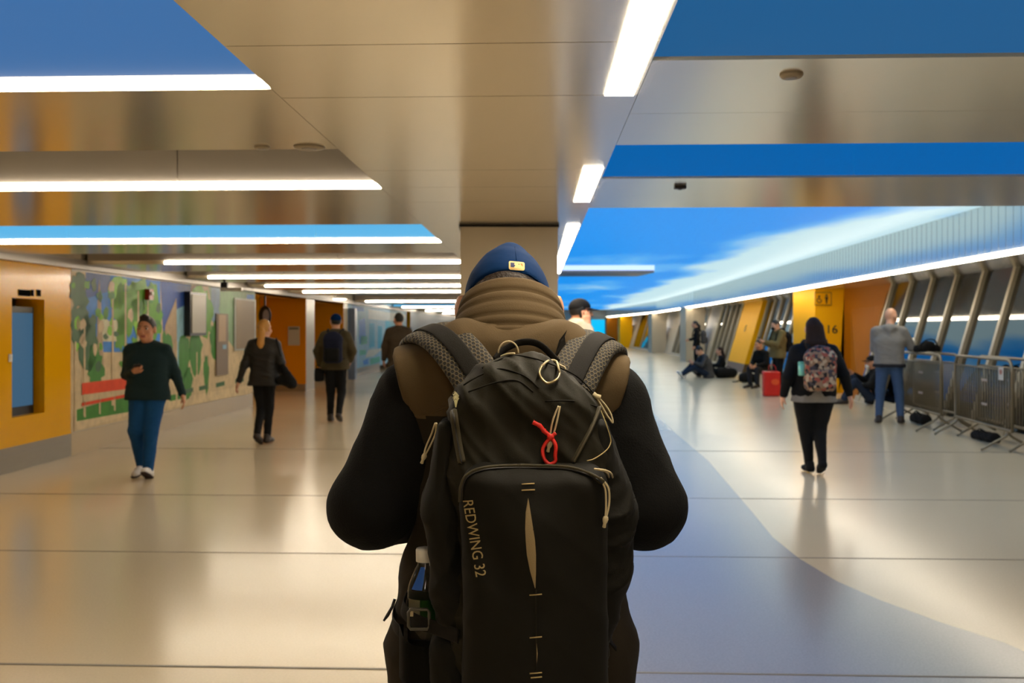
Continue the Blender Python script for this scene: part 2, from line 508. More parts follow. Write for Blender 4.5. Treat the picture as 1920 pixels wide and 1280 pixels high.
# ---- right: ribbed fascia over the windows, lamp strip and soffit
rf = MB()
dd = -8.6
while dd < 91:
    step = 0.22 if dd < 45 else 1.0
    a, b = dd, min(dd + step, 91)
    m_ = (a + b) / 2
    for p, q, off in ((a, m_, 0.0), (m_, b, 0.004)):
        lo = [(RS(p) + off, p, ZS + 0.03), (RS(p) + off + .05, p, ZS + 0.03), (RS(q) + off + .05, q, ZS + 0.03), (RS(q) + off, q, ZS + 0.03)]
        rf.hexa([lo[0], lo[1], lo[2], lo[3]], [(x, y, ZR + 0.02) for x, y, z in lo])
    dd = b
M_RIB = mat('ribbed pale metal', (214, 214, 210), rough=0.16, metal=0.75)
structure(rf.build('trim_ribbed_fascia', M_RIB))
ly = [-8.6, 0, 10, 20, 30, 40, 51, 62, 76, 91]
lm = MB()
for a, b in zip(ly, ly[1:]):
    lo = [(RS(a) - 0.015, a, ZS - 0.025), (RS(a) + 0.05, a, ZS - 0.025), (RS(b) + 0.05, b, ZS - 0.025), (RS(b) - 0.015, b, ZS - 0.025)]
    lm.hexa(lo, [(x, y, ZS + 0.028) for x, y, z in lo])
tag(lm.build('window_strip_light', emit('window strip diffuser', STRIP_COLOR, STRIP_POWER * 0.45)), 'very long white lamp strip running above the right windows', 'light')
sm = MB()
for a, b in zip(ly, ly[1:]):
    lo = [(RS(a) + .05, a, ZS), (RB(a) + LEAN * ZS + 0.5, a, ZS), (RB(b) + LEAN * ZS + 0.5, b, ZS), (RS(b) + .05, b, ZS)]
    sm.hexa(lo, [(x, y, ZS + 0.12) for x, y, z in lo])
structure(sm.build('ceiling_window_soffit', M_CEIL))

# ---- leaning windows
def lean(d, z, off=0.0): return (RB(d) + LEAN * z + off, d, z)
def window_bay(n, d0, d1):
    root = structure(empty('window_%d' % n, (RB(d0), d0, 0)))
    o = Vector((RB(d0), d0, 0))
    g = MB(); lo = [Vector(lean(d0, 0.12, .02)) - o, Vector(lean(d0, 0.12, .035)) - o, Vector(lean(d1, 0.12, .035)) - o, Vector(lean(d1, 0.12, .02)) - o]
    hi = [Vector(lean(d0, ZS, .02)) - o, Vector(lean(d0, ZS, .035)) - o, Vector(lean(d1, ZS, .035)) - o, Vector(lean(d1, ZS, .02)) - o]
    g.hexa(lo, hi); structure(g.build('pane', M_GLASS, root))
    mm = MB()
    def post(y, w, dep):
        lo = [Vector(lean(y, 0, -dep)) - o, Vector(lean(y, 0, .05)) - o, Vector(lean(y, 0, .05)) - o + Vector((0, w, 0)), Vector(lean(y, 0, -dep)) - o + Vector((0, w, 0))]
        hi = [p + Vector((LEAN * ZS, 0, ZS)) for p in lo]; mm.hexa(lo, hi)
    post(d0, 0.08, 0.045)
    structure(mm.build('mullion', M_MULL, root))
    sm_ = MB(); lo = [Vector(lean(d0, 0, -.03)) - o, Vector(lean(d0, 0, .06)) - o, Vector(lean(d1, 0, .06)) - o, Vector(lean(d1, 0, -.03)) - o]
    sm_.hexa(lo, [p + Vector((LEAN * .12, 0, .12)) for p in lo]); structure(sm_.build('sill', M_MULL, root))
wn = 1
d = 4.7
for (a, b, step) in ((-1.3, 21.9, 1.2), (25.6, 35.4, 1.2), (39.2, 45.4, 1.2), (49, 60, 2.2), (66, 78, 4.0)):
    d = a
    while d < b - 0.05:
        window_bay(wn, d, min(d + step, b)); wn += 1; d += step
# solid wall stretches, leaning with the windows
def lean_wall(name, d0, d1, m, z0=0.0, z1=ZS, off=0.0, th=0.15):
    w = MB(); lo = [lean(d0, z0, off), lean(d0, z0, off + th), lean(d1, z0, off + th), lean(d1, z0, off)]
    w.hexa(lo, [lean(d0, z1, off), lean(d0, z1, off + th), lean(d1, z1, off + th), lean(d1, z1, off)])
    return structure(w.build(name, m))
lean_wall('wall_right', -9, -1.3, M_WALL)
lean_wall('wall_right', 45.4, 49, M_WALL)
lean_wall('wall_right', 60, 66, M_WALL)
lean_wall('wall_right', 78, 91.5, M_WALL)
# added dark backdrop some way beyond the glass, keeps the panes dark
ow = MB(); ow.prism([(RB(-9) + 5, -9, -0.2), (RB(-9) + 5.2, -9, -0.2), (RB(40) + 5.2, 80, -0.2), (RB(40) + 5, 80, -0.2)], (0, 0, 6))
structure(ow.build('backdrop_outside', mat('dark backdrop outside', (58, 54, 44), rough=0.9)))

# yellow slanting gate wall between windows
lean_wall('wall_right_gate', 35.4, 39.2, M_YELLOWF, z0=0.30, off=-0.20, th=0.3)
lean_wall('baseboard_right_gate', 35.4, 39.2, mat('brown kick plate', (96, 70, 30), rough=0.5), z0=0.0, z1=0.30, off=-0.20, th=0.3)

# big yellow gate block with 16
P1 = at(1528, 0, 24.5); P2 = at(1583, 0, 24.4)
gb = MB()
def blk(z): return [(P1.x, 26.4, z), (P1.x, 24.5, z), (P2.x, 24.4, z), (RB(24.4) + LEAN * z + .3, 24.4, z), (RB(26.4) + LEAN * z + .3, 26.4, z)]
lo_, hi_ = blk(0.0), blk(ZS)
vb = [gb.bm.verts.new(p) for p in lo_]; vt = [gb.bm.verts.new(p) for p in hi_]
gb.face(vb[::-1]); gb.face(vt)
for i in range(5):
    j = (i + 1) % 5; gb.face([vb[i], vb[j], vt[j], vt[i]])
structure(gb.build('wall_right_gate_block', M_YELLOWF))
# cheek from block to windows: its yellow paint darkened to amber as shade
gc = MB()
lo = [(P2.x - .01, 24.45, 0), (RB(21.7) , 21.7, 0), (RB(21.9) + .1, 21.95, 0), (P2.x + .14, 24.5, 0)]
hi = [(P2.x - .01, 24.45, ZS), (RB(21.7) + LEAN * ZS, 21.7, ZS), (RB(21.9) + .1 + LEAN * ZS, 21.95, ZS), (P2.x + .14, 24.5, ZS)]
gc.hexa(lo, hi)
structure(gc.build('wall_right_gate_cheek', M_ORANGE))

# gate blocks and columns farther along
def gate_block(d, px0, px1, m, name, dep=1.6, z1=ZS):
    a, b = at(px0, 0, d).x, at(px1, 0, d).x
    g = MB(); g.box(((a + b) / 2, d + dep / 2, z1 / 2), (b - a, dep, z1)); return structure(g.build(name, m))
gate_block(46.5, 1286, 1322, M_WALL, 'wall_right_block')
gate_block(63.0, 1222, 1250, M_WALL, 'wall_right_block')
gate_block(80.0, 1163, 1186, M_YELLOWF, 'wall_right_gate_block')
gate_block(88.5, 1137, 1158, M_ORANGE, 'wall_right_gate_block')
M_PILLAR = mat('polished pale pillar', (190, 200, 215), rough=0.15, metal=0.5)
for d, px in ((50.0, 1277), (66.0, 1216), (83.0, 1160)):
    x = at(px, 0, d).x + 0.22
    c_ = MB(); c_.lathe([(0.20, 0.0), (0.20, ZS)], (x, d, 0), 20); structure(c_.build('column', M_PILLAR, smooth=False))

# ---- end wall with a cyan screen
ew = MB(); ew.box((4.0, YF + 0.1, 1.7), (24, 0.2, 3.6)); structure(ew.build('wall_end', M_WALL))
es = MB(); es.box(((6.75 + 8.65) / 2, 91.955, 1.17), (1.95, 0.08, 2.34)); tag(es.build('display_screen', S_CYAN), 'bright cyan lit screen at the far end of the hall', 'screen')
bw = MB(); bw.box((0, YN - 0.1, 1.6), (18, 0.2, 3.8)); structure(bw.build('wall_back', M_WALL))

# ---- column in the middle
cm = MB(); cm.box((at(952.5, 0, 7.7).x, 7.7 + 0.37, ZB / 2), (0.755, 0.74, ZB), 0.024)
structure(cm.build('column', M_COLUMN))
cm = MB(); cm.box((at(952.5, 0, 7.7).x, 7.7 + 0.37, ZB - 0.012), (0.775, 0.76, 0.02), 0.024)
structure(cm.build('trim_column_top', M_GAP))

# ---- left wall
def wallL(name, d0, d1, z0, z1, m, off=0.0, th=0.2):
    w = MB(); lo = [(LW(d0) - th, d0, z0), (LW(d0) + off, d0, z0), (LW(d1) + off, d1, z0), (LW(d1) - th, d1, z0)]
    w.hexa(lo, [(x, y, z1) for x, y, z in lo]); return structure(w.build(name, m))
ZW = 2.335
wallL('wall_left', -9, 9.6, 0.28, ZW, M_WALL)
wallL('wall_left', 12.43, 20.4, 0.28, ZW, M_WALL)
wallL('wall_left', 25.1, 26.1, 0.0, ZW, mat('jamb with painted light', (222, 206, 176), rough=0.35))  # jamb paler than the other wall panels: its light is in the colour
wallL('wall_left', 30.0, 37.0, 0.28, ZW, M_WALL)
wallL('baseboard_left', -9, 9.6, 0.0, 0.28, M_STEEL, off=0.004)
wallL('baseboard_left', 12.43, 20.4, 0.0, 0.28, mat('beige plinth', (196, 176, 142), rough=0.25, noise=.03), off=0.004)
wallL('baseboard_left', 30.0, 37.0, 0.0, 0.28, M_WALL, off=0.004)
wallL('trim_left', -9, 91.5, ZW, 2.45, M_FASC, off=0.10, th=0.3)
wallL('trim_left_top', -9, 91.5, 2.44, ZR, M_CEIL, off=0.08, th=0.3)
# gate recesses: back wall, far cheek facing the viewer
def recess(d0, d1, depth, mback, mcheek):
    r = MB(); lo = [(LW(d0) - depth - .1, d0, 0), (LW(d0) - depth, d0, 0), (LW(d1) - depth, d1, 0), (LW(d1) - depth - .1, d1, 0)]
    r.hexa(lo, [(x, y, ZW + .1) for x, y, z in lo]); structure(r.build('wall_left_recess', mback))
    r = MB(); lo = [(LW(d1) - depth, d1 - .02, 0.18), (LW(d1) + .001, d1 - .02, 0.18), (LW(d1) + .001, d1 + 0.12, 0.18), (LW(d1) - depth, d1 + .12, 0.18)]
    r.hexa(lo, [(x, y, ZW) for x, y, z in lo]); structure(r.build('wall_left_gate_cheek', mcheek))
    r = MB(); lo = [(LW(d1) - depth, d1 - .024, 0), (LW(d1) + .001, d1 - .024, 0), (LW(d1) + .001, d1 + 0.12, 0), (LW(d1) - depth, d1 + .12, 0)]
    r.hexa(lo, [(x, y, 0.18) for x, y, z in lo]); structure(r.build('baseboard_left_gate', M_STEEL))
    r = MB(); lo = [(LW(d0) - depth, d0 - .12, 0), (LW(d0) - .2, d0 - .12, 0), (LW(d0) - .2, d0, 0), (LW(d0) - depth, d0, 0)]
    r.hexa(lo, [(x, y, ZW) for x, y, z in lo]); structure(r.build('wall_left_near_cheek', M_YELLOWF))
    r = MB(); lo = [(LW(d0) - depth, d0, ZW), (LW(d0), d0, ZW), (LW(d1), d1, ZW), (LW(d1) - depth, d1, ZW)]
    r.hexa(lo, [(x, y, ZW + .1) for x, y, z in lo]); structure(r.build('ceiling_recess', M_CEIL))
M_AMBER = mat('amber paint brightened as lit', (236, 150, 0), rough=0.6, spec=0.15, noise=0.03, nscale=2)  # brighter copy of the right cheek's amber, recess light put into the colour
recess(20.4, 25.1, 1.15, M_YELLOWF, M_AMBER)
recess(26.1, 30.0, 0.9, M_WALL, M_AMBER)
recess(37.0, 40.5, 0.7, M_WALL, M_YELLOWF)
recess(41.5, 46.0, 0.8, M_WALL, M_YELLOWF)
wallL('wall_left', 40.5, 41.5, 0, ZW, M_WALL)
wallL('wall_left', 46.0, 91.5, 0, ZW, mat('blue grey far wall', (120, 140, 160), rough=0.5))

# yellow gate panel with its display niche (built as a panel with an opening)
yd0, yd1 = 9.6, 12.43
n0, n1, nz0, nz1 = 11.02, 11.75, 0.60, 1.93       # niche along the wall and its height
def ypiece(mb, d0, d1, z0, z1, th=0.34):
    lo = [(LW(d0) - th, d0, z0), (LW(d0) + .004, d0, z0), (LW(d1) + .004, d1, z0), (LW(d1) - th, d1, z0)]
    mb.hexa(lo, [(x, y, z1) for x, y, z in lo])
yp = MB()
ypiece(yp, yd0, n0, 0.28, ZW); ypiece(yp, n1, yd1, 0.28, ZW); ypiece(yp, n0, n1, 0.28, nz0); ypiece(yp, n0, n1, nz1, ZW)
structure(yp.build('wall_left_gate', M_YELLOW))
yb = MB(); ypiece(yb, yd0, yd1, 0.0, 0.28); structure(yb.build('baseboard_left_gate', M_STEEL))
# ------------------------------------------------------------------ soft bodies: blended solids polygonised on a grid
def V3(*a): return np.array(a, float)

class SDF:
    def __init__(self): self.p = []
    def rc(self, a, b, ra, rb, k=0.02, sub=False):
        self.p.append(('rc', np.array(a, float), np.array(b, float), ra, rb, k, sub)); return self
    def el(self, c, r, k=0.02, sub=False, rot=None):
        self.p.append(('el', np.array(c, float), np.array(r, float), rot, 0, k, sub)); return self
    def bx(self, c, h, rd, k=0.02, sub=False, rot=None):
        self.p.append(('bx', np.array(c, float), np.array(h, float), rot, rd, k, sub)); return self
    def cut(self, n, c, k=0.004):
        n = np.array(n, float); n /= np.linalg.norm(n)
        self.p.append(('cut', n, float(np.dot(n, c)), None, 0, k, True)); return self
    def bounds(self, pr):
        t = pr[0]
        if t == 'rc':
            r = max(pr[3], pr[4]); return np.minimum(pr[1], pr[2]) - r, np.maximum(pr[1], pr[2]) + r
        if t == 'el':
            r = np.full(3, pr[2].max()) if pr[3] is not None else pr[2]; return pr[1] - r, pr[1] + r
        r = np.full(3, np.linalg.norm(pr[2])) if pr[3] is not None else pr[2]
        return pr[1] - r, pr[1] + r
    def dist(self, pr, P):
        t = pr[0]
        if t == 'cut':
            return P @ pr[1] - pr[2]
        if t == 'rc':
            a, b, ra, rb = pr[1:5]; ab = b - a; L = max(ab @ ab, 1e-12)
            q = P - a; h = np.clip(q @ ab / L, 0, 1)
            return np.sqrt(((q - h[..., None] * ab) ** 2).sum(-1)) - (ra + (rb - ra) * h)
        q = P - pr[1]
        if pr[3] is not None: q = q @ pr[3]
        if t == 'el':
            r = pr[2]; k0 = np.sqrt(((q / r) ** 2).sum(-1)); k1 = np.sqrt(((q / r ** 2) ** 2).sum(-1))
            return np.where(k1 > 1e-9, k0 * (k0 - 1) / np.maximum(k1, 1e-9), -r.min())
        d = np.abs(q) - (pr[2] - pr[4])
        return np.sqrt((np.maximum(d, 0) ** 2).sum(-1)) + np.minimum(d.max(-1), 0) - pr[4]
    def field(self, h):
        lo = np.full(3, 1e9); hi = -lo
        for pr in self.p:
            if pr[0] != 'cut' and not pr[6]:
                a, b = self.bounds(pr); lo = np.minimum(lo, a); hi = np.maximum(hi, b)
        lo -= 3 * h; hi += 3 * h
        n = np.ceil((hi - lo) / h).astype(int) + 1
        F = np.full(n, 0.15, np.float32)
        ax = [lo[i] + h * np.arange(n[i]) for i in range(3)]
        for pr in self.p:
            k = pr[5]
            if pr[0] == 'cut':
                s = (slice(None),) * 3
            else:
                a, b = self.bounds(pr); m = k + 4 * h
                i0 = np.clip(np.floor((a - m - lo) / h).astype(int), 0, n); i1 = np.clip(np.ceil((b + m - lo) / h).astype(int) + 1, 0, n)
                if (i1 <= i0).any(): continue
                s = tuple(slice(i0[i], i1[i]) for i in range(3))
            G = np.stack(np.meshgrid(ax[0][s[0]], ax[1][s[1]], ax[2][s[2]], indexing='ij'), -1)
            d = self.dist(pr, G); A = F[s]
            if pr[6]:
                if pr[0] != 'cut': d = -d
                if k > 0:
                    t = np.clip(0.5 + 0.5 * (d - A) / k, 0, 1)
                    F[s] = A * (1 - t) + d * t + k * t * (1 - t)
                else: F[s] = np.maximum(A, d)
            else:
                if k > 0:
                    t = np.clip(0.5 + 0.5 * (A - d) / k, 0, 1)
                    F[s] = A * (1 - t) + d * t - k * t * (1 - t)
                else: F[s] = np.minimum(A, d)
        return F, lo
    def polys(self, h):
        F, lo = self.field(h); s = F < 0
        n = np.array(F.shape) - 1
        cnt = np.zeros(n, np.int8)
        off = [(i, j, k) for i in (0, 1) for j in (0, 1) for k in (0, 1)]
        for o in off:
            cnt += s[o[0]:o[0] + n[0], o[1]:o[1] + n[1], o[2]:o[2] + n[2]]
        act = (cnt > 0) & (cnt < 8)
        idx = np.argwhere(act); vid = np.full(act.shape, -1, np.int32); vid[act] = np.arange(len(idx))
        vals = [F[tuple((idx + o).T)] for o in off]
        acc = np.zeros((len(idx), 3)); c = np.zeros(len(idx))
        for a in range(8):
            for b in range(a + 1, 8):
                if sum(abs(off[a][i] - off[b][i]) for i in range(3)) != 1: continue
                va, vb = vals[a], vals[b]; m = (va < 0) != (vb < 0)
                t = np.where(m, va / np.where(va - vb == 0, 1, va - vb), 0)
                pt = np.array(off[a]) + (np.array(off[b]) - np.array(off[a])) * t[:, None]
                acc += pt * m[:, None]; c += m
        verts = lo + h * (idx + acc / c[:, None])
        quads = []
        e = (s[:-1, 1:-1, 1:-1] != s[1:, 1:-1, 1:-1]); I = np.argwhere(e) + (0, 1, 1)
        i, j, k = I.T; q = np.stack([vid[i, j - 1, k - 1], vid[i, j, k - 1], vid[i, j, k], vid[i, j - 1, k]], 1)
        f = ~s[i, j, k]; q[f] = q[f][:, ::-1]; quads.append(q)
        e = (s[1:-1, :-1, 1:-1] != s[1:-1, 1:, 1:-1]); I = np.argwhere(e) + (1, 0, 1)
        i, j, k = I.T; q = np.stack([vid[i - 1, j, k - 1], vid[i - 1, j, k], vid[i, j, k], vid[i, j, k - 1]], 1)
        f = ~s[i, j, k]; q[f] = q[f][:, ::-1]; quads.append(q)
        e = (s[1:-1, 1:-1, :-1] != s[1:-1, 1:-1, 1:]); I = np.argwhere(e) + (1, 1, 0)
        i, j, k = I.T; q = np.stack([vid[i - 1, j - 1, k], vid[i, j - 1, k], vid[i, j, k], vid[i - 1, j, k]], 1)
        f = ~s[i, j, k]; q[f] = q[f][:, ::-1]; quads.append(q)
        return verts, np.concatenate(quads)
    def build(self, name, mats, parent=None, h=0.01, smooth=2, folds=0.0, fscale=9.0, seed=1, matfn=None, shift=None, fdir=(1, 1, 1)):
        v, q = self.polys(h)
        for _ in range(smooth):
            s = np.zeros_like(v); c = np.zeros(len(v))
            for a in range(4):
                b = (a + 1) % 4
                np.add.at(s, q[:, a], v[q[:, b]]); np.add.at(s, q[:, b], v[q[:, a]])
                np.add.at(c, q[:, a], 1); np.add.at(c, q[:, b], 1)
            v = v * 0.5 + 0.5 * s / np.maximum(c, 1)[:, None]
        if folds:
            fn = np.cross(v[q[:, 2]] - v[q[:, 0]], v[q[:, 3]] - v[q[:, 1]])
            nn = np.zeros_like(v)
            for a in range(4): np.add.at(nn, q[:, a], fn)
            nn /= np.maximum(np.linalg.norm(nn, axis=1), 1e-12)[:, None]
            rg = np.random.RandomState(seed); w = np.zeros(len(v)); warp = np.zeros_like(v)
            for _ in range(3):
                warp += np.sin(v @ (rg.normal(size=3) * fscale * 0.6) + rg.rand() * 6)[:, None] * rg.normal(size=3) * 0.05
            for o in range(7):
                kv = rg.normal(size=3) * np.array(fdir) * fscale * (1 + 0.35 * o)
                s_ = np.sin((v + warp) @ kv + rg.rand() * 6.28)
                w += (1 - np.abs(s_)) ** 2 / (1 + 0.4 * o) - 0.3
            v = v + nn * (w * folds / 2.2)[:, None]
        if shift is not None: v = v + np.array(shift)
        me = bpy.data.meshes.new(name)
        me.vertices.add(len(v)); me.vertices.foreach_set('co', v.astype(np.float32).ravel())
        me.loops.add(len(q) * 4); me.loops.foreach_set('vertex_index', q.astype(np.int32).ravel())
        me.polygons.add(len(q)); me.polygons.foreach_set('loop_start', np.arange(0, len(q) * 4, 4, dtype=np.int32))
        if matfn is not None:
            cen = v[q].mean(1); me.polygons.foreach_set('material_index', matfn(cen).astype(np.int32))
        me.update(calc_edges=True); me.validate()
        return link(name, me, mats, parent, True)

def rot_from(yaw=0.0, pitch=0.0, roll=0.0):
    """head turn: yaw to the left, pitch down positive, columns = own axes"""
    R = Matrix.Rotation(yaw, 3, 'Z') @ Matrix.Rotation(-pitch, 3, 'X') @ Matrix.Rotation(roll, 3, 'Y')
    return np.array(R)

def unit(v):
    v = np.array(v, float); return v / max(np.linalg.norm(v), 1e-9)

def head_solids(S, c, R, s=1.0, grow=0.0, face=True):
    """skull, jaw, nose, brow, cheeks, lips, ears around the head centre c"""
    def T(x, y, z): return c + R @ (np.array([x, y, z]) * s)
    S.el(T(0, -.010, .022), np.array([.074, .094, .096]) * s + grow, 0.02, rot=R)
    S.el(T(0, .022, -.045), np.array([.058, .066, .070]) * s + grow, 0.03, rot=R)
    if face:
        S.el(T(0, .060, -.088), np.array([.026, .020, .018]) * s, 0.02, rot=R)
        S.rc(T(-.032, .080, .030), T(.032, .080, .030), .012 * s, .012 * s, 0.015)
        for x in (-.032, .032):
            S.el(T(x, .098, .010), np.array([.017, .016, .010]) * s, 0.010, sub=True, rot=R)
            S.el(T(x * 1.35, .062, -.030), np.array([.022, .022, .022]) * s, 0.02, rot=R)
        S.rc(T(0, .090, .016), T(0, .108, -.026), .008 * s, .014 * s, 0.010)
        S.rc(T(-.012, .098, -.030), T(.012, .098, -.030), .009 * s, .009 * s, 0.006)
        S.rc(T(-.018, .084, -.054), T(.018, .084, -.054), .008 * s, .008 * s, 0.006)
        S.rc(T(-.015, .083, -.066), T(.015, .083, -.066), .008 * s, .008 * s, 0.006)
    for x in (-1, 1):
        S.el(T(.078 * x, -.006, -.004), np.array([.012, .022, .033]) * s, 0.008, rot=R)

def hand_solids(S, w, d, n, thumb, curl=0.5, s=1.0, spread=1.0, k=0.006):
    """palm, four fingers, thumb. w wrist, d pointing direction, n palm normal, thumb=+1/-1 side"""
    d = unit(d); n = unit(n - d * (np.array(n) @ d)); u = np.cross(d, n) * thumb
    R = np.stack([u, d, n], 1)
    S.rc(w - d * .02, w + d * .03, .026 * s, .028 * s, 0.015)
    S.bx(w + d * .058 * s, np.array([.041, .048, .016]) * s, .014 * s, 0.012, rot=R)
    for o, L in ((.032, .070), (.011, .078), (-.011, .072), (-.031, .056)):
        p = w + d * .098 * s + u * o * s
        a1 = curl * 0.55; q = p + (d * math.cos(a1) + n * math.sin(a1) + u * o * 1.5 * spread) * L * .5 * s
        a2 = curl * 1.35; r_ = q + (d * math.cos(a2) + n * math.sin(a2)) * L * .33 * s
        a3 = curl * 2.0; e = r_ + (d * math.cos(a3) + n * math.sin(a3)) * L * .25 * s
        S.rc(p - d * .02 * s, q, .0100 * s, .0092 * s, k); S.rc(q, r_, .0092 * s, .0085 * s, k * .6); S.rc(r_, e, .0085 * s, .0075 * s, k * .6)
    t0 = w + d * .028 * s + u * .030 * s
    t1 = t0 + unit(d * .65 + u * .75 + n * .35) * .040 * s
    t2 = t1 + unit(d * .85 + u * .25 + n * (.35 + .4 * curl)) * .034 * s
    S.rc(t0, t1, .0150 * s, .0115 * s, 0.010); S.rc(t1, t2, .0115 * s, .0090 * s, 0.004)
# ------------------------------------------------------------------ the man in front, seen from behind, and his backpack
from mathutils.bvhtree import BVHTree
MAN = Vector((0.0, 1.90, 0.0))

M_SKIN = mat('warm skin', (196, 140, 104), rough=0.5, noise=0.06, nscale=20)
M_LIP = mat('lips', (160, 90, 80), rough=0.45)
M_HAIRD = mat('dark brown hair', (38, 26, 18), rough=0.6, noise=0.3, nscale=60, bump=0.5, bscale=120)
M_VEST = mat('olive grey vest cloth', (84, 69, 46), rough=0.9, noise=0.12, nscale=14, bump=0.10, bscale=420, spec=0.2)
M_SWEAT = mat('black sweater knit', (13, 13, 12), rough=0.95, noise=0.2, nscale=30, bump=0.25, bscale=300, spec=0.2)
M_CAP = mat('royal blue cap cloth', (0, 38, 80), rough=0.9, noise=0.06, nscale=6, spec=0.15)
M_TROUS = mat('charcoal trousers', (26, 26, 28), rough=0.9, noise=0.15, nscale=20, bump=0.2, bscale=300)
M_SHOE = mat('black leather shoe', (16, 15, 14), rough=0.45)
M_SOLE = mat('white rubber sole', (205, 200, 190), rough=0.6)
M_PACK = mat('olive black pack nylon', (24, 21, 6), rough=0.75, noise=0.12, nscale=20, bump=0.08, bscale=500, spec=0.25)
M_PACKD = mat('black pack nylon', (14, 12, 4), rough=0.75, noise=0.15, nscale=20, bump=0.08, bscale=500, spec=0.22)
M_ZIPTAPE = mat('olive zipper tape', (58, 51, 28), rough=0.7, bump=0.2, bscale=700)
M_CORD = mat('cream cord', (206, 190, 150), rough=0.7, bump=0.3, bscale=900)
M_STITCH = mat('cream stitching', (178, 158, 104), rough=0.7)
M_GUSSET = mat('tan gusset cloth', (150, 130, 92), rough=0.8, bump=0.2, bscale=600)
M_WEB = mat('black webbing', (18, 15, 10), rough=0.8, spec=0.2, bump=0.3, bscale=800)
M_RED = mat('red silicone', (214, 34, 22), rough=0.4)
M_ALLOY = mat('brass toned alloy', (150, 136, 104), rough=0.3, metal=0.8)

def mesh_strap_material():
    m = mat('padded strap netting', (24, 22, 18), rough=0.8)
    nt = m.node_tree; b = nt.nodes['Principled BSDF']
    L = nt.links.new
    def vm(op, a, b=None):
        n = nt.nodes.new('ShaderNodeVectorMath'); n.operation = op
        for i, v in enumerate((a, b)):
            if v is None: continue
            if isinstance(v, tuple): n.inputs[i].default_value = v
            else: L(v, n.inputs[i])
        return n
    def mm(op, a, b=None):
        n = nt.nodes.new('ShaderNodeMath'); n.operation = op
        for i, v in enumerate((a, b)):
            if v is None: continue
            if isinstance(v, (int, float)): n.inputs[i].default_value = v
            else: L(v, n.inputs[i])
        return n.outputs[0]
    # hexagonal cells in the strap's own length and width
    uv = nt.nodes.new('ShaderNodeUVMap')
    p = vm('MULTIPLY', uv.outputs[0], (1 / 0.0098, 1 / 0.0074, 0)).outputs[0]
    r = (1.732, 1.0, 1.0); hr = (0.866, 0.5, 0.0)
    ga = vm('SUBTRACT', vm('MODULO', p, r).outputs[0], hr).outputs[0]
    gb_ = vm('SUBTRACT', vm('MODULO', vm('ADD', p, hr).outputs[0], r).outputs[0], hr).outputs[0]
    def hexd(g):
        ab = vm('ABSOLUTE', g).outputs[0]
        sp = nt.nodes.new('ShaderNodeSeparateXYZ'); L(ab, sp.inputs[0])
        dt = vm('DOT_PRODUCT', ab, (0.866, 0.5, 0.0)).outputs['Value']
        return mm('MAXIMUM', sp.outputs['Y'], dt)
    dmin = mm('MINIMUM', hexd(ga), hexd(gb_))
    mr = nt.nodes.new('ShaderNodeMapRange'); mr.inputs['From Min'].default_value = 0.30; mr.inputs['From Max'].default_value = 0.42
    L(dmin, mr.inputs['Value'])
    mx = nt.nodes.new('ShaderNodeMix'); mx.data_type = 'RGBA'
    mx.inputs['A'].default_value = (0.006, 0.005, 0.004, 1); mx.inputs['B'].default_value = (*lin((82, 72, 50)), 1)
    L(mr.outputs[0], mx.inputs['Factor']); L(mx.outputs['Result'], b.inputs['Base Color'])
    bp = nt.nodes.new('ShaderNodeBump'); bp.inputs['Strength'].default_value = 0.8; bp.inputs['Distance'].default_value = 0.003
    L(mr.outputs[0], bp.inputs['Height']); L(bp.outputs[0], b.inputs['Normal'])
    return m
M_NET = mesh_strap_material()

# ---- body
HS = 1.06
HC = V3(-.009, .120, 1.628)
HR = rot_from(0.0, math.radians(40))
S = SDF()
for x in (-1, 1):
    S.rc((.09 * x, 0, .93), (.10 * x, .01, .51), .088, .060, 0.04); S.rc((.10 * x, .01, .51), (.105 * x, -.02, .10), .060, .040, 0.02)
    S.rc((.105 * x, -.05, .055), (.125 * x, .13, .04), .040, .032, 0.02)
    S.rc((.15 * x, 0, 1.455), (.185 * x, 0, 1.44), .060, .058, 0.04); S.rc((.185 * x, 0, 1.44), (.255 * x, -.03, 1.258), .054, .044, 0.03)
    w = V3(.105 * x, .26, 1.240)
    S.rc((.255 * x, -.03, 1.258), w, .046, .028, 0.02)
    S.el((.094 * x - (.010 if x < 0 else .001), .130, 1.636), (.014, .020, .032), 0.01)
    hand_solids(S, w, V3(-.45 * x, .85, .15), V3(-.75 * x, -.35, .55), -x, curl=0.8)
S.rc((-.07, 0, .97), (.07, 0, .97), .105, .105, 0.05); S.rc((-.06, 0, 1.13), (.06, 0, 1.13), .098, .098, 0.06)
S.rc((-.08, 0, 1.34), (.08, 0, 1.34), .108, .108, 0.06); S.rc((-.13, 0, 1.45), (.13, 0, 1.45), .070, .070, 0.05)
S.rc((0, 0, 1.47), (0, .075, 1.60), .068, .062, 0.04)
head_solids(S, HC, HR, HS)
def face_mat(c, R, s=1.0):
    def f(cen):
        q = (cen - c) @ R / s
        return ((np.abs(q[:, 0]) < .024) & (np.abs(q[:, 2] + .060) < .011) & (q[:, 1] > .080)).astype(int)
    return f
man = S.build('person', [M_SKIN, M_LIP], None, h=0.008, smooth=1, matfn=face_mat(HC, HR, HS))
man.location = MAN
tag(man, 'person in the centre, seen from behind in blue cap, olive vest and black sleeves', 'person')
hair = SDF()
hair.el(HC + HR @ (V3(0, -.012, .020) * HS), V3(.078, .098, .100) * HS, 0.02, rot=HR)
hair.cut(HR @ V3(0, 1, -.35), HC + HR @ (V3(0, .03, .03) * HS)); hair.cut(HR @ V3(0, -.25, -1), HC + HR @ (V3(0, -.05, -.075) * HS))
for x in (-1, 1): hair.el(HC + HR @ (V3(.080 * x, .004, -.01) * HS), V3(.022, .026, .036) * HS, 0.005, sub=True, rot=HR)
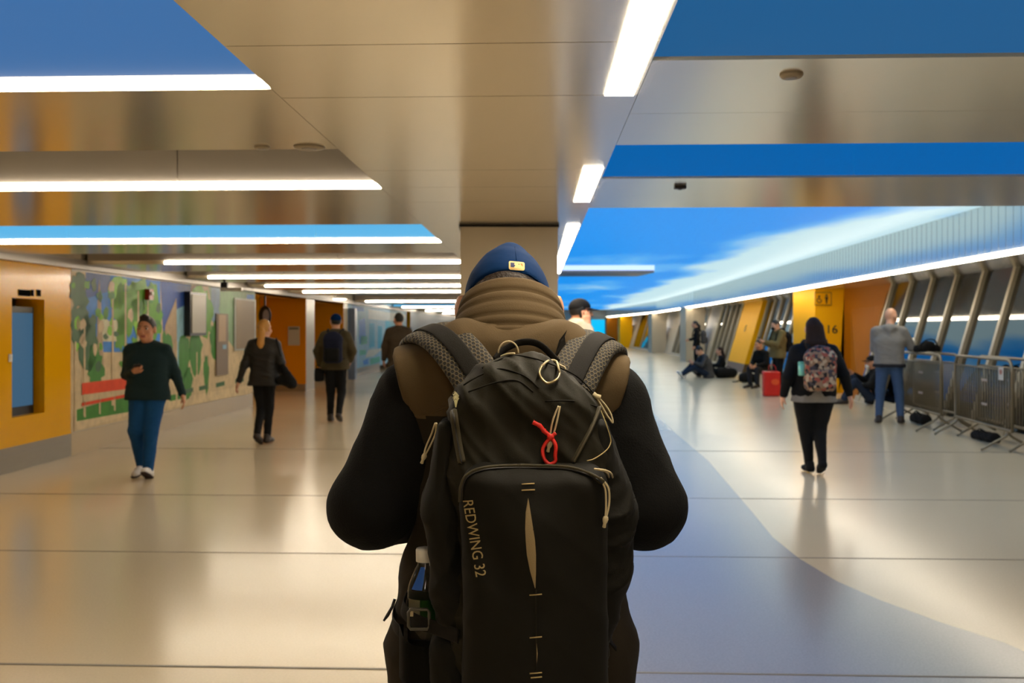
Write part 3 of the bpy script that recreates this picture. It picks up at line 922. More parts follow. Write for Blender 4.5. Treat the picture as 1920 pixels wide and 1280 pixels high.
hair.build('hair', M_HAIRD, man, h=0.006, smooth=1)

# ---- cap
capS = SDF()
cc = HC + HR @ (V3(0, -.010, .020) * HS)
capS.el(cc, V3(.074, .094, .096) * HS + .0105, 0.02, rot=HR)
capS.rc(cc + HR @ V3(.004, -.05, .075), cc + HR @ V3(.006, -.056, .088), .022, .010, 0.05)
capS.cut(HR @ V3(0, -.06, -1), HC + HR @ V3(0, 0, .003))
cap = capS.build('cap', M_CAP, man, h=0.004, smooth=2, folds=0.0012, fscale=14, seed=5)
br_ = MB()
rows = []
for j, t in enumerate((0.0, .5, 1.0)):
    row = []
    for k in range(13):
        a = math.radians(-75 + 150 * k / 12)
        r0 = Vector((.090 * math.sin(a), .112 * math.cos(a) , -.008)); r1 = Vector((.100 * math.sin(a), .112 * math.cos(a) + .070 * max(0, math.cos(a)) ** .7, -.022 - .016 * math.sin(a) ** 2))
        row.append(Vector(cc) + Matrix(HR.tolist()) @ (r0.lerp(r1, t)))
    rows.append(row)
br_.grid(rows); bmesh.ops.solidify(br_.bm, geom=br_.bm.faces[:], thickness=0.004)
br_.build('brim', M_CAP, cap, smooth=True)

def bvh_of(objs):
    """surface lookup over world-space copies of some meshes"""
    vs, fs = [], []
    for o in objs:
        mw = Matrix.Identity(4); q = o
        while q is not None:
            mw = q.matrix_basis @ mw; q = q.parent
        n = len(vs); vs += [mw @ v.co for v in o.data.vertices]; fs += [[n + i for i in p.vertices] for p in o.data.polygons]
    return BVHTree.FromPolygons(vs, fs)
EYEV = Vector((0, 0, EYE))
def on(tree, px, py, off=0.002, dflt=1.7):
    """point where the sight line through a pixel of the photograph meets a surface, lifted off it a little"""
    d = Vector(((px - 960) / FPX, 1.0, (HORIZON - py) / FPX)).normalized()
    h = tree.ray_cast(EYEV, d)
    if h[0] is None: return EYEV + d * (dflt / d.y) - MAN
    n = h[1] if h[1].dot(d) < 0 else -h[1]
    return h[0] + n * off - MAN
cap_t = bvh_of([cap])
bt = MB(); pk = HC + HR @ V3(.004, -.060, .118); bt.lathe([(.0, .0), (.007, .0), (.006, .004), (.0, .005)], Vector(pk), 12); bt.build('cap_button', M_CAP, cap, smooth=True)
sm_ = MB(); sm_.tube([on(cap_t, x, y, .0006) for x, y in ((966, 463), (967, 475), (968, 488))], .0009, 6); sm_.tube([on(cap_t, x, y, .0004) for x, y in ((886, 535), (905, 521), (935, 511), (962, 508), (992, 514), (1010, 527))], .0012, 6)
sm_.build('seam', M_CAP, cap, smooth=True)
def flat_patch(mb, tree, poly, off, n=1):
    """a small sewn shape draped on a surface: fan of triangles, each corner found on the surface"""
    cx = sum(p[0] for p in poly) / len(poly); cy = sum(p[1] for p in poly) / len(poly)
    P = []
    for i in range(len(poly)):
        a, b = poly[i], poly[(i + 1) % len(poly)]; m = max(1, int(math.hypot(b[0] - a[0], b[1] - a[1]) / 4))
        P += [(a[0] + (b[0] - a[0]) * k / m, a[1] + (b[1] - a[1]) * k / m) for k in range(m)]
    rings = [[mb.bm.verts.new(on(tree, cx + (x - cx) * t, cy + (y - cy) * t, off)) for x, y in P] for t in (.25, .5, .75, 1.0)]
    c0 = mb.bm.verts.new(on(tree, cx, cy, off)); m = len(P)
    for i in range(m):
        j = (i + 1) % m
        mb.face([c0, rings[0][i], rings[0][j]])
        for a, b in zip(rings, rings[1:]): mb.face([a[i], b[i], b[j], a[j]])
def rrect(x0, y0, x1, y1, r, tilt=0.0, n=4):
    out = []
    for cx, cy, a0 in ((x1 - r, y0 + r, -90), (x1 - r, y1 - r, 0), (x0 + r, y1 - r, 90), (x0 + r, y0 + r, 180)):
        for k in range(n + 1):
            a = math.radians(a0 + 90 * k / n); x = cx + r * math.cos(a); y = cy + r * math.sin(a)
            out.append((x, y + (x - x0) * tilt))
    return out
# league patch on the back of the cap: cream frame, blue left, orange right, pale batter shape between
lg = empty('logo_patch', (0, 0, 0)); lg.parent = cap
M_CREAM = mat('cream embroidery', (238, 200, 130), rough=0.7, bump=0.3, bscale=900)
mb = MB(); flat_patch(mb, cap_t, rrect(954, 490, 983, 505, 3, .09), .0016); mb.build('patch_ground', M_CREAM, lg)
mb = MB(); flat_patch(mb, cap_t, [(957, 493.5), (965, 494), (963.5, 497), (966, 499), (963, 502), (957.5, 501.5)], .0023); mb.build('blue_field', mat('navy embroidery', (22, 34, 84), rough=0.7), lg)
mb = MB(); flat_patch(mb, cap_t, [(974.5, 495), (979, 495.5), (980, 501), (977, 499)], .0023); mb.build('orange_field', mat('orange embroidery', (226, 110, 28), rough=0.7), lg)
mb = MB(); flat_patch(mb, cap_t, [(971.5, 495.5), (973.5, 495.8), (973.2, 498), (971.6, 497.5)], .0024); mb.build('batter_figure', mat('grey embroidery', (70, 62, 70), rough=0.7), lg)

# ---- sweater (sleeves show), vest with collar, trousers, shoes
sw = SDF()
for x, ex in ((-1, .264), (1, .248)):
    sw.rc((.12 * x, 0, 1.46), (.185 * x, 0, 1.455), .068, .070, 0.03)
    sw.rc((.180 * x, -.005, 1.470 if x < 0 else 1.458), (ex * x, -.03, 1.266), .078, .081, 0.03)
    sw.rc((ex * x, -.03, 1.264), (.110 * x, .235, 1.218), .081, .062, 0.02)
sw.rc((-.08, 0, 1.34), (.08, 0, 1.34), .118, .118, 0.05); sw.rc((-.08, 0, 1.05), (.08, 0, 1.05), .112, .112, 0.06)
sweater = sw.build('sweater', M_SWEAT, man, h=0.007, smooth=2, folds=0.006, fscale=9, seed=3)
vs_ = SDF()
for x in (-1, 1):
    vs_.rc((.085 * x, -.010, 1.545), (.205 * x, -.005, 1.526 if x < 0 else 1.507), .062, .044, 0.04)
    for y in (-.05, .04): vs_.rc((.085 * x, y, 1.530), (.205 * x, y * .9, 1.505 if x < 0 else 1.490), .056, .046, 0.04)
    vs_.rc((.04 * x, .02, 1.56), (.09 * x, 0, 1.53), .05, .06, 0.04)
vs_.rc((-.085, -.055, 1.555), (.085, -.055, 1.555), .060, .060, 0.04)
vs_.rc((-.125, -.01, 1.45), (.125, -.01, 1.45), .092, .092, 0.05)
vs_.rc((-.065, -.01, 1.32), (.065, -.01, 1.32), .130, .130, 0.06)
vs_.rc((-.088, -.005, 1.13), (.088, -.005, 1.13), .130, .130, 0.07)
vs_.rc((-.115, 0, .985), (.115, 0, .985), .130, .130, 0.06); vs_.rc((-.110, 0, .86), (.110, 0, .86), .125, .125, 0.05)
for x in (-1, 1):
    a = math.radians(17) * x
    R_ = np.array(Matrix.Rotation(a, 3, 'Y'))
    vs_.bx(V3((.2055 if x < 0 else .209) * x, 0, 1.48) + R_ @ V3(.10 * x, 0, 0), V3(.10, .25, .115), .004, 0.006, sub=True, rot=R_)
vs_.cut((0, 0, -1), (0, 0, .80))
M_VESTD = mat('darker lower vest', (38, 32, 22), rough=0.9, noise=0.12, nscale=14, bump=0.10, bscale=420, spec=0.2)  # lower part of the vest, darker than the yoke above
vest = vs_.build('vest', [M_VEST, M_VESTD], man, matfn=lambda c: (c[:, 2] < 1.432 + .12 * (.20 - np.abs(c[:, 0]))).astype(int), h=0.006, smooth=2, folds=0.006, fscale=8, seed=11)
rows = []
creases = [(.10, .005), (.24, .006), (.40, .004), (.62, .003), (.80, .006)]
NT = 30
def collar_ring(t, inset):
    c = Vector((-.003, -.012 + .064 * t, 1.560 + .078 * t)); rx = .112 - .012 * t - inset; ry = .092 - inset
    tilt = math.radians(12 + 26 * t)
    off = -sum(dp * math.exp(-((t - tc) / .030) ** 2) for tc, dp in creases) + .004 * math.sin(t * math.pi)
    ring = []
    for k in range(48):
        a = 2 * math.pi * k / 48
        wob = 1 + .012 * math.sin(3 * a + 9 * t) * (1 - t)
        p = Vector(((rx + off) * math.cos(a) * wob, (ry + off) * math.sin(a), 0))
        p = Matrix.Rotation(-tilt, 3, 'X') @ p
        ring.append(c + p)
    return ring
cl = MB()
rows = [collar_ring(i / NT, 0) for i in range(NT + 1)] + [collar_ring(1.02, .002), collar_ring(1.01, .006)] + [collar_ring(1 - i / 8, .008) for i in range(1, 8)]
cl.grid(rows, closed_u=True); cl.build('collar', M_VEST, vest, smooth=True)
vest_t = bvh_of([vest])
for sp_ in (((778, 778), (800, 776), (825, 768), (850, 758), (880, 752)), ((1040, 752), (1075, 758), (1105, 768), (1130, 774), (1150, 777))):
    sd = MB(); sd.tube([on(vest_t, x, y, .0) for x, y in sp_], .0022, 6); sd.build('yoke_seam', M_VEST, vest, smooth=True)
zp = MB(); zp.tube([Vector((-.2225, -.01, 1.085)), Vector((-.2275, -.012, 1.07)), Vector((-.236, -.014, 1.055)), Vector((-.243, -.015, 1.045))], [.003, .003, .0035, .002], 6); zp.build('zipper_pull', M_BLACK, vest, smooth=True)
tr = SDF()
for x in (-1, 1):
    tr.rc((.09 * x, 0, .93), (.10 * x, .01, .51), .102, .076, 0.04); tr.rc((.10 * x, .01, .51), (.105 * x, -.01, .12), .076, .062, 0.03)
tr.rc((-.07, 0, .96), (.07, 0, .96), .115, .115, 0.05); tr.cut((0, 0, 1), (0, 0, 1.02)); tr.cut((0, 0, -1), (0, 0, .075))
tr.build('trousers', M_TROUS, man, h=0.010, smooth=2, folds=0.008, fscale=9, seed=6)
def shoes(parent, feet, m, h=0.008, solem=None):
    """feet: (heel xyz, toe xyz) pairs at floor contact height"""
    for hl, to in feet:
        hl = V3(*hl); to = V3(*to); d = unit(to - hl); up = V3(0, 0, 1); up = unit(up - d * (up @ d))
        s = SDF(); s.rc(hl + d * .01 + up * .048, hl + (to - hl) * .55 + up * .046, .046, .044, 0.02); s.rc(hl + (to - hl) * .5 + up * .042, to + up * .036, .046, .036, 0.03)
        s.rc(hl + d * .02 + up * .06, hl + d * .03 + up * .10, .046, .048, 0.02); s.cut(-up, hl + up * .012)
        o = s.build('shoe', m, parent, h=h, smooth=1)
        if solem is not None:
            b = SDF(); b.rc(hl + up * .02, hl + (to - hl) * .5 + up * .02, .049, .046, 0.01); b.rc(hl + (to - hl) * .5 + up * .02, to + up * .02, .047, .040, 0.01)
            b.cut(-up, hl + up * .0); b.cut(up, hl + up * .022); b.build('sole', solem, o, h=h, smooth=1)
shoes(man, [((-.105, -.06, 0), (-.125, .16, 0)), ((.105, -.06, 0), (.125, .16, 0))], M_SHOE)

# ------------------------------------------------------------------ backpack
pack = empty('backpack', MAN, 'large olive black hiking backpack worn by the man in the blue cap', 'backpack')
pb = SDF()
pb.bx((.032, -.245, 1.205), (.138, .092, .215), .07, 0.03); pb.bx((.020, -.235, 1.425), (.140, .080, .088), .056, 0.05)
pb.el((.016, -.228, 1.497), (.098, .074, .068), 0.05)
body = pb.build('main_compartment', M_PACK, pack, h=0.005, smooth=2, folds=0.020, fscale=10, seed=21)
fp = SDF(); fp.bx((.037, -.335, 1.185), (.118, .048, .210), .046, 0.02); fp.cut((0, -.35, 1), (0, -.335, 1.392), 0.02)
fp.rc((-.085, -.412, 1.335), (.035, -.410, 1.165), .036, .030, 0.03, sub=True)
fp.rc((.037, -.345, 1.06), (.037, -.345, 1.28), .045, .045, 0.06)
pocket = fp.build('front_pocket', M_PACKD, pack, h=0.005, smooth=2, folds=0.006, fscale=9, seed=9, fdir=(1.2, 1, .5))
sp_l = SDF()
for y in (-.27, -.22, -.18):
    sp_l.rc((-.108, y, 1.432), (-.116, y, 1.30), .022, .034, 0.03); sp_l.rc((-.116, y, 1.30), (-.092, y, 1.13), .034, .042, 0.03)
side_l = sp_l.build('side_pocket', M_PACKD, pack, h=0.005, smooth=2, folds=0.011, fscale=13, seed=4)
sp_r = SDF()
for y in (-.27, -.22, -.18):
    sp_r.rc((.142, y, 1.43), (.158, y, 1.30), .026, .046, 0.03); sp_r.rc((.158, y, 1.30), (.155, y, 1.20), .046, .044, 0.03); sp_r.rc((.155, y, 1.20), (.118, y, 1.04), .044, .036, 0.03)
side_r = sp_r.build('side_pocket', M_PACKD, pack, h=0.005, smooth=2, folds=0.011, fscale=13, seed=8)
lw = SDF(); lw.bx((-.10, -.22, 1.045), (.040, .075, .06), .036, 0.02); lower = lw.build('lower_side_panel', M_PACKD, pack, h=0.007, smooth=2, folds=0.005, seed=2)
pt = bvh_of([body, pocket, side_l, side_r])
ptb = bvh_of([body]); ptp = bvh_of([pocket])

def cordline(parent, name, pts, r, m, tree=pt, off=0.003, n=6, seg=8):
    mb = MB(); mb.tube(spline([on(tree, x, y, off) for x, y in pts], n), r, seg); return mb.build(name, m, parent, smooth=True)
# seams and zipper tapes
for pts in (((846, 742), (870, 722), (905, 702), (940, 692), (985, 706), (1010, 728)), ((878, 735), (930, 717), (970, 714), (1000, 735)), ((1022, 752), (1075, 752), (1118, 762)), ((905, 690), (955, 668), (1000, 672), (1045, 688), (1085, 708), (1120, 745))):
    cordline(body, 'seam', pts, .0014, M_PACKD, ptb, 0.0008)
for pts in (((846, 746), (851, 775), (857, 815), (866, 868)), ((1122, 765), (1108, 800), (1090, 836), (1074, 866))):
    mb = MB(); c = [on(ptb, x, y, .001) for x, y in pts]; mb.tube(spline(c, 6), .0075, 10, flat=.45); z = mb.build('zipper', M_ZIPTAPE, pack, smooth=True)
    mb = MB(); mb.tube(spline([p + Vector((0, -.005, 0)) for p in c], 6), .0018, 6); mb.build('zipper_teeth', M_BLACK, z, smooth=True)
zpts = ((866, 940), (868, 912), (878, 892), (905, 880), (950, 876), (1000, 876), (1060, 878), (1100, 888), (1130, 906), (1148, 935), (1152, 965))
mb = MB(); c = [on(ptp, x, y, .001) for x, y in zpts]; mb.tube(spline(c, 6), .0060, 10, flat=.5); z = mb.build('zipper', M_ZIPTAPE, pocket, smooth=True)
mb = MB(); mb.tube(spline([p + Vector((0, -.004, -.001)) for p in c], 6), .0016, 6); mb.build('zipper_teeth', M_BLACK, z, smooth=True)

# shoulder straps with netting and a webbing band on each
def ribbon(path, w, th, name, m, parent, lift=0.0, uv=False, cfun=None):
    P = spline(path, 10); mb = MB(); uvl = mb.bm.loops.layers.uv.new('UVMap') if uv else None
    rows = []; lens = [0.0]
    for a, b in zip(P, P[1:]): lens.append(lens[-1] + (b - a).length)
    for i, p in enumerate(P):
        t = (P[min(i + 1, len(P) - 1)] - P[max(i - 1, 0)]).normalized()
        c = Vector((p.x * .62, 0.0, min(p.z, 1.42))); nrm = (p - c); nrm -= t * nrm.dot(t); nrm.normalize(); s = t.cross(nrm)
        q = p + nrm * lift; row = []
        for k in range(12):
            a = 2 * math.pi * k / 12
            ca, sa = math.cos(a), math.sin(a)
            row.append(q + s * (w / 2) * math.copysign(abs(ca) ** .5, ca) + nrm * (th / 2) * math.copysign(abs(sa) ** .7, sa))
        rows.append([mb.bm.verts.new(v) for v in row])
    for i in range(len(rows) - 1):
        for k in range(12):
            f = mb.face([rows[i][k], rows[i][(k + 1) % 12], rows[i + 1][(k + 1) % 12], rows[i + 1][k]])
            if f is not None and uv:
                xs = [math.copysign(abs(math.cos(2 * math.pi * kk / 12)) ** .5, math.cos(2 * math.pi * kk / 12)) * w / 2 for kk in (k, k + 1)]
                for l, (u_, v_) in zip(f.loops, ((lens[i], xs[0]), (lens[i], xs[1]), (lens[i + 1], xs[1]), (lens[i + 1], xs[0]))):
                    l[uvl].uv = (u_ + 5, v_ + 5)
    mb.face(rows[0][::-1]); mb.face(rows[-1])
    return mb.build(name, m, parent, smooth=True)
strap_l = [(-.052, -.185, 1.500), (-.092, -.130, 1.552), (-.130, -.070, 1.583), (-.168, .0, 1.586), (-.185, .075, 1.545), (-.165, .115, 1.45), (-.15, .135, 1.28), (-.16, .13, 1.13), (-.215, .02, 1.07), (-.20, -.12, 1.06), (-.10, -.19, 1.05)]
strap_r = [(.100, -.185, 1.500), (.125, -.130, 1.540), (.150, -.070, 1.568), (.178, .0, 1.570), (.187, .075, 1.530), (.165, .115, 1.45), (.15, .135, 1.28), (.16, .13, 1.13), (.195, .02, 1.07), (.17, -.14, 1.06), (.17, -.19, 1.05)]
for st in (strap_l, strap_r):
    so = ribbon(st[:7], .086, .020, 'shoulder_strap', M_NET, pack, 0.002, uv=True)
    ribbon(st[:6], .032, .003, 'webbing', M_WEB, so, 0.0135)
    ribbon(st[6:], .022, .003, 'lower_webbing', M_WEB, so, 0.004)
mb = MB(); mb.tube(spline([(-.030, -.185, 1.545), (-.012, -.170, 1.563), (.020, -.162, 1.575), (.050, -.165, 1.569), (.080, -.180, 1.540)], 8), .0065, 10, flat=.4); mb.build('haul_handle', M_WEB, pack, smooth=True)
mb = MB(); mb.prism([on(bvh_of([vest, sweater]), x, y, .006) for x, y in ((1048, 640), (1062, 622), (1058, 634), (1060, 648), (1040, 668))], (0, -.003, 0)); mb.build('strap_tab', M_WEB, pack)

# zipper pulls of cream cord: knot at the end, two strands
def pull(parent, pts, gap=0.0035, r=0.0016, knot=True, tree=pt, off=0.006):
    P = spline([on(tree, x, y, off) for x, y in pts], 6); mb = MB()
    n = len(P) - 1
    for sgn in (-1, 1):
        mb.tube([p + Vector((sgn * gap * math.sin(math.pi * (0.08 + .92 * i / n)) , 0, 0)) for i, p in enumerate(P)], r, 7)
    o = mb.build('zipper_pull', M_CORD, parent, smooth=True)
    if knot:
        d = (P[-1] - P[-3]).normalized(); kb = MB()
        kb.lathe([(.0, -.006), (.0035, -.005), (.0048, -.001), (.0040, .003), (.0026, .006), (.0030, .012), (.0, .013)], P[-1], 10, rot=d.to_track_quat('Z', 'Y').to_matrix())
        kb.build('knot', M_CORD, o, smooth=True)
    return o
pull(side_l, ((823, 797), (812, 815), (801, 840), (795, 856)))
pull(body, ((1047, 762), (1042, 785), (1036, 810), (1033, 832)))
pull(side_r, ((1118, 742), (1133, 762), (1143, 780), (1149, 793)), gap=.004, knot=False, off=.010)
pull(pocket, ((1112, 888), (1132, 892), (1147, 912), (1150, 936), (1148, 948)), gap=.003, tree=ptp, off=.010)
pull(pocket, ((1120, 900), (1130, 915), (1131, 945), (1128, 972)), gap=.0028, tree=ptp, off=.008)
mb = MB(); mb.tube(spline([on(pt, 940, 668, .004), on(pt, 952, 668, .004), on(pt, 965, 667, .004)], 5), .0022, 7)
base = on(pt, 955, 668, .004)
ring = [base + Vector((.017 * math.cos(a) , 0.0, .002 + .020 * math.sin(a))) for a in (math.pi * k / 12 for k in range(13))]
mb.tube(ring, .0014, 7); mb.build('zipper_pull', M_CORD, body, smooth=True)
mb = MB(); mb.tube([on(pt, 1112, 738, .004), on(pt, 1118, 743, .006), on(pt, 1126, 745, .007)], .0045, 8); mb.build('pull_tab', M_CORD, side_r, smooth=True)
# lettering down the pocket, cream stitches, gusset, small arrow mark
tm = text_mesh('REDWING 32', 0.0240, 0.0004)
p0 = on(ptp, 876, 938, .0); p1 = on(ptp, 901, 1080, .0)
xs = [v.co.x for v in tm.vertices]; x0, x1 = min(xs), max(xs)
dirv = Vector((p1.x - p0.x, 0, p1.z - p0.z)); L = dirv.length; dirv.normalize(); upv = Vector((-dirv.z, 0, dirv.x))
if upv.x < 0: upv = -upv
for v in tm.vertices:
    u = (v.co.x - x0) / (x1 - x0) * L
    q = Vector((p0.x, -1.0, p0.z)) + dirv * u + upv * v.co.y
    h = ptp.ray_cast(MAN + Vector((q.x, -1.0, q.z)), Vector((0, 1, 0)))
    yy = (h[0].y - MAN.y) if h[0] is not None else p0.y
    v.co = Vector((q.x, yy - .0012 - v.co.z, q.z))
link('lettering', tm, mat('cream print', (168, 148, 98), rough=0.6), pocket)
for x0_, x1_, y_, t_ in ((978, 1002, 908, -.06), (978, 1003, 919, -.04), (993, 1016, 1115, -.08), (993, 1016, 1195, -.08), (993, 1016, 1262, -.08), (995, 1016, 1270, -.08)):
    st = MB(); st.tube([on(ptp, x0_, y_, .001), on(ptp, (x0_ + x1_) / 2, y_ + t_ * 12, .0012), on(ptp, x1_, y_ + t_ * 24, .001)], .0011, 6)
    st.build('bar_tack', M_STITCH, pocket, smooth=True)
gs = MB(); le = [(990, 934), (986, 960), (985, 990), (986, 1015), (988, 1040), (994, 1070), (1003, 1102)]; re_ = [(991, 936), (995, 960), (999, 985), (1003, 1012), (1005, 1040), (1005, 1070), (1004, 1102)]
gs.grid([[on(ptp, a[0], a[1], .001), on(ptp, (a[0] + b[0]) / 2, a[1], .0018), on(ptp, b[0], b[1], .001)] for a, b in zip(le, re_)]); gs.build('gusset', M_GUSSET, pocket, smooth=True)
gs = MB(); gs.tube([on(ptp, 1005, y, .0006) for y in (1105, 1140, 1180, 1215, 1255)], .0012, 6); gs.build('pocket_seam', M_PACK, pocket, smooth=True)
gs = MB(); flat_patch(gs, ptp, [(1006, 1205), (1008, 1225), (1006, 1246), (1004, 1225)], .0012); gs.build('lower_gusset', M_GUSSET, pocket)
ar = MB(); 
for poly in ([(855, 733), (863, 742), (861, 746), (856, 740), (852, 743), (850, 738)], [(850, 745), (856, 741), (863, 747), (860, 752), (856, 748), (852, 752)], [(853, 752), (856, 749), (860, 752), (857, 764), (855, 764)]):
    flat_patch(ar, ptb, poly, .002)
ar.build('arrow_mark', mat('pale stitched mark', (206, 198, 140), rough=0.7), body)
cordline(side_r, 'bungee_cord', ((1122, 768), (1133, 795), (1141, 818), (1142, 832), (1132, 846), (1112, 860), (1100, 868)), .0009, M_STITCH, pt, .004)
# buckle strap and bottle pocket at the lower left
bk = empty('compression_strap', (0, 0, 0)); bk.parent = pack
c0 = Vector((-.152, -.262, 1.124))
mb = MB(); mb.tube([c0 + Vector((.017 * sx, -.012, .016 * sz)) for sx, sz in ((-1, -.7), (-.8, -1), (.8, -1), (1, -.7), (1, .7), (.8, 1), (-.8, 1), (-1, .7))], .0028, 8, closed=True); mb.build('buckle', mat('grey plastic buckle', (70, 66, 56), rough=0.4), bk, smooth=True)
ribbon([(-.185, -.16, 1.13), (-.185, -.215, 1.125), (-.160, -.258, 1.117), (-.120, -.285, 1.112), (-.085, -.32, 1.11)], .024, .003, 'webbing', M_WEB, bk, 0.0)
bpk = MB(); rows = []
for z in (1.005, 1.02, 1.04, 1.055, 1.07, 1.082):
    row = []
    for k in range(17):
        a = math.radians(-200 + 220 * k / 16 - 10); r = .044 + .002 * math.sin(5 * a)
        zz = z + (.012 * math.cos(2 * a) if z > 1.06 else 0)
        row.append(Vector((-.148 + r * math.cos(a), -.205 + r * math.sin(a), zz)))
    rows.append(row)
bpk.grid(rows); bmesh.ops.solidify(bpk.bm, geom=bpk.bm.faces[:], thickness=0.003); bpk.build('bottle_pocket', M_PACKD, pack, smooth=True)
# frayed white tag ends
mb = MB(); mb.box((-.166, -.255, 1.128), (.006, .002, .010), bevel=.0005); mb.build('care_tag', M_CORD, bk)

# ---- water bottle in the side pocket
bo = empty('water_bottle', MAN + Vector((-.148, -.205, 1.006)), 'clear plastic water bottle with white cap in the side pocket of the big backpack', 'bottle')
M_PET = mat('clear bottle plastic', (235, 240, 245), rough=0.03, transmission=1.0, spec=0.4)
M_PET.node_tree.nodes['Principled BSDF'].inputs['IOR'].default_value = 1.38
mb = MB(); mb.lathe([(.0, .0), (.026, .002), (.030, .010), (.030, .055), (.028, .060), (.030, .066), (.030, .146), (.0285, .155), (.025, .166), (.018, .182), (.013, .192), (.0125, .205), (.0, .205)], (0, 0, 0), 28); mb.build('bottle_body', M_PET, bo, smooth=True)
mb = MB(); mb.lathe([(.0, .197), (.0155, .197), (.0158, .216), (.0145, .219), (.0, .219)], (0, 0, 0), 24); mb.build('cap', M_WHITE, bo, smooth=True)
def arc_label(a0, a1, z0, z1, m, name, r=.0306):
    mb = MB(); rows = [[Vector((r * math.cos(math.radians(a0 + (a1 - a0) * k / 14)), r * math.sin(math.radians(a0 + (a1 - a0) * k / 14)), z)) for k in range(15)] for z in (z0, z1)]
    mb.grid(rows); bmesh.ops.solidify(mb.bm, geom=mb.bm.faces[:], thickness=0.0003); mb.build(name, m, bo, smooth=True)
arc_label(-100, 120, .090, .138, mat('green bottle label', (40, 92, 26), rough=0.4), 'green_label')
arc_label(-150, -101, .104, .138, mat('pale bottle label', (200, 196, 160), rough=0.4), 'pale_label')
M_BLUEL = mat('blue bottle label', (20, 90, 190), rough=0.4)
mb = MB(); mb.grid([[Vector((r_ * math.cos(math.radians(a)), r_ * math.sin(math.radians(a)), z)) for a in (a0, a0 + aw / 2, a0 + aw)] for r_, z, a0, aw in ((.0295, .154, -135, 40), (.0245, .170, -124, 34), (.0155, .190, -112, 28))]); mb.build('neck_label', M_BLUEL, bo, smooth=True)

# ---- carabiner on the top of the pack
cb = empty('carabiner', MAN, 'small brass toned snap hook hanging on top of the big backpack', 'clip')
mb = MB(); mb.tube(spline([on(pt, x, y, .007) for x, y in ((1016, 690), (1012, 702), (1016, 714), (1028, 721), (1040, 716), (1047, 706), (1046, 696))], 5), .0024, 8); mb.build('hook', M_ALLOY, cb, smooth=True)
mb = MB(); mb.tube(spline([on(pt, x, y, .008) for x, y in ((1016, 692), (1026, 684), (1036, 675), (1043, 677), (1045, 690), (1047, 704))], 5), .0019, 7); mb.tube(spline([on(pt, x, y, .005) for x, y in ((1040, 676), (1050, 684), (1058, 688), (1060, 692))], 5), .0018, 7); mb.build('cord_loop', M_CORD, cb, smooth=True)
# ---- red tie
rt = MB()
bar = spline([on(pt, x, y, .012) for x, y in ((999, 788), (1010, 797), (1020, 807), (1034, 820))], 5)
rt.tube(bar, [.0034 if i % 5 else .0042 for i in range(len(bar))], 8)
lp = spline([on(ptb, x, y, .013) for x, y in ((1034, 820), (1045, 836), (1048, 850), (1042, 866), (1030, 872), (1020, 864), (1018, 848), (1026, 832), (1034, 822), (1044, 814))], 5)
rt.tube(lp, .0030, 8); rt.lathe([(0, -.005), (.006, -.004), (.006, .004), (0, .005)], on(pt, 1034, 821, .013), 10)
o = rt.build('cable_tie', M_RED, None, smooth=True); o.location = MAN
tag(o, 'bright red looped rubber tie hanging on the big backpack', 'tie')
# ------------------------------------------------------------------ passers-by and people waiting
M_PALE = mat('pale skin', (214, 160, 128), rough=0.5, noise=0.05, nscale=20)
M_TAN = mat('tan skin', (200, 142, 108), rough=0.5, noise=0.05, nscale=20)
M_EYE = mat('eye white', (225, 222, 215), rough=0.25)
M_PUPIL = mat('dark iris', (30, 20, 14), rough=0.2)
M_HAIRB = mat('black hair', (14, 11, 10), rough=0.55, noise=0.3, nscale=60, bump=0.4, bscale=120)
M_BLOND = mat('blond hair', (206, 150, 72), rough=0.5, noise=0.25, nscale=40, bump=0.5, bscale=90, stretch=(1, 1, .15))
M_BROWN = mat('brown hair', (50, 34, 24), rough=0.75, spec=0.2, noise=0.35, nscale=40, bump=0.5, bscale=90, stretch=(1, 1, .15))
def cloth(name, rgb, rough=0.88, bump=0.15): return mat(name, rgb, rough=rough, noise=0.14, nscale=18, bump=bump, bscale=250, spec=0.25)
C_TEAL = cloth('dark teal sweatshirt', (26, 46, 50)); C_JEAN = cloth('blue denim', (20, 72, 124)); C_JEAN2 = cloth('faded blue denim', (62, 84, 116)); C_JEAN3 = cloth('dark denim', (32, 42, 60))
C_BLACK = cloth('black cloth', (14, 14, 15)); C_PUFF = mat('black quilted nylon', (9, 9, 10), rough=0.6, noise=0.1, nscale=10, bump=0.1, bscale=60)
C_OLIVE = cloth('olive jacket cloth', (70, 62, 42)); C_OLIVE2 = cloth('khaki jacket cloth', (112, 98, 60)); C_COAT = cloth('dark brown coat', (62, 52, 40))
C_WHITE = cloth('off white jacket', (196, 182, 156)); C_GREY = cloth('grey fleece', (132, 128, 122)); C_GREYD = cloth('dark grey fleece', (72, 70, 70)); C_CHAR = cloth('charcoal cloth', (40, 40, 44))
M_RUBB = mat('dark rubber sole', (40, 18, 14), rough=0.7); M_SNEAK = mat('white sneaker leather', (216, 212, 208), rough=0.5); M_BOOT = mat('dark boot leather', (38, 28, 20), rough=0.6)

def jts(**k):
    J = dict(pel=V3(0, 0, .95), hipR=V3(.09, 0, .92), hipL=V3(-.09, 0, .92), knR=V3(.10, .02, .50), knL=V3(-.10, .02, .50), anR=V3(.10, -.02, .09), anL=V3(-.10, -.02, .09),
             toR=V3(.115, .17, .03), toL=V3(-.115, .17, .03), che=V3(0, -.01, 1.26), nec=V3(0, -.005, 1.47), hea=V3(0, .03, 1.625), shR=V3(.180, -.01, 1.41), shL=V3(-.180, -.01, 1.41),
             elR=V3(.235, -.03, 1.14), elL=V3(-.235, -.03, 1.14), wrR=V3(.245, .07, .90), wrL=V3(-.245, .07, .90))
    for a, b in k.items(): J[a] = V3(*b)
    return J

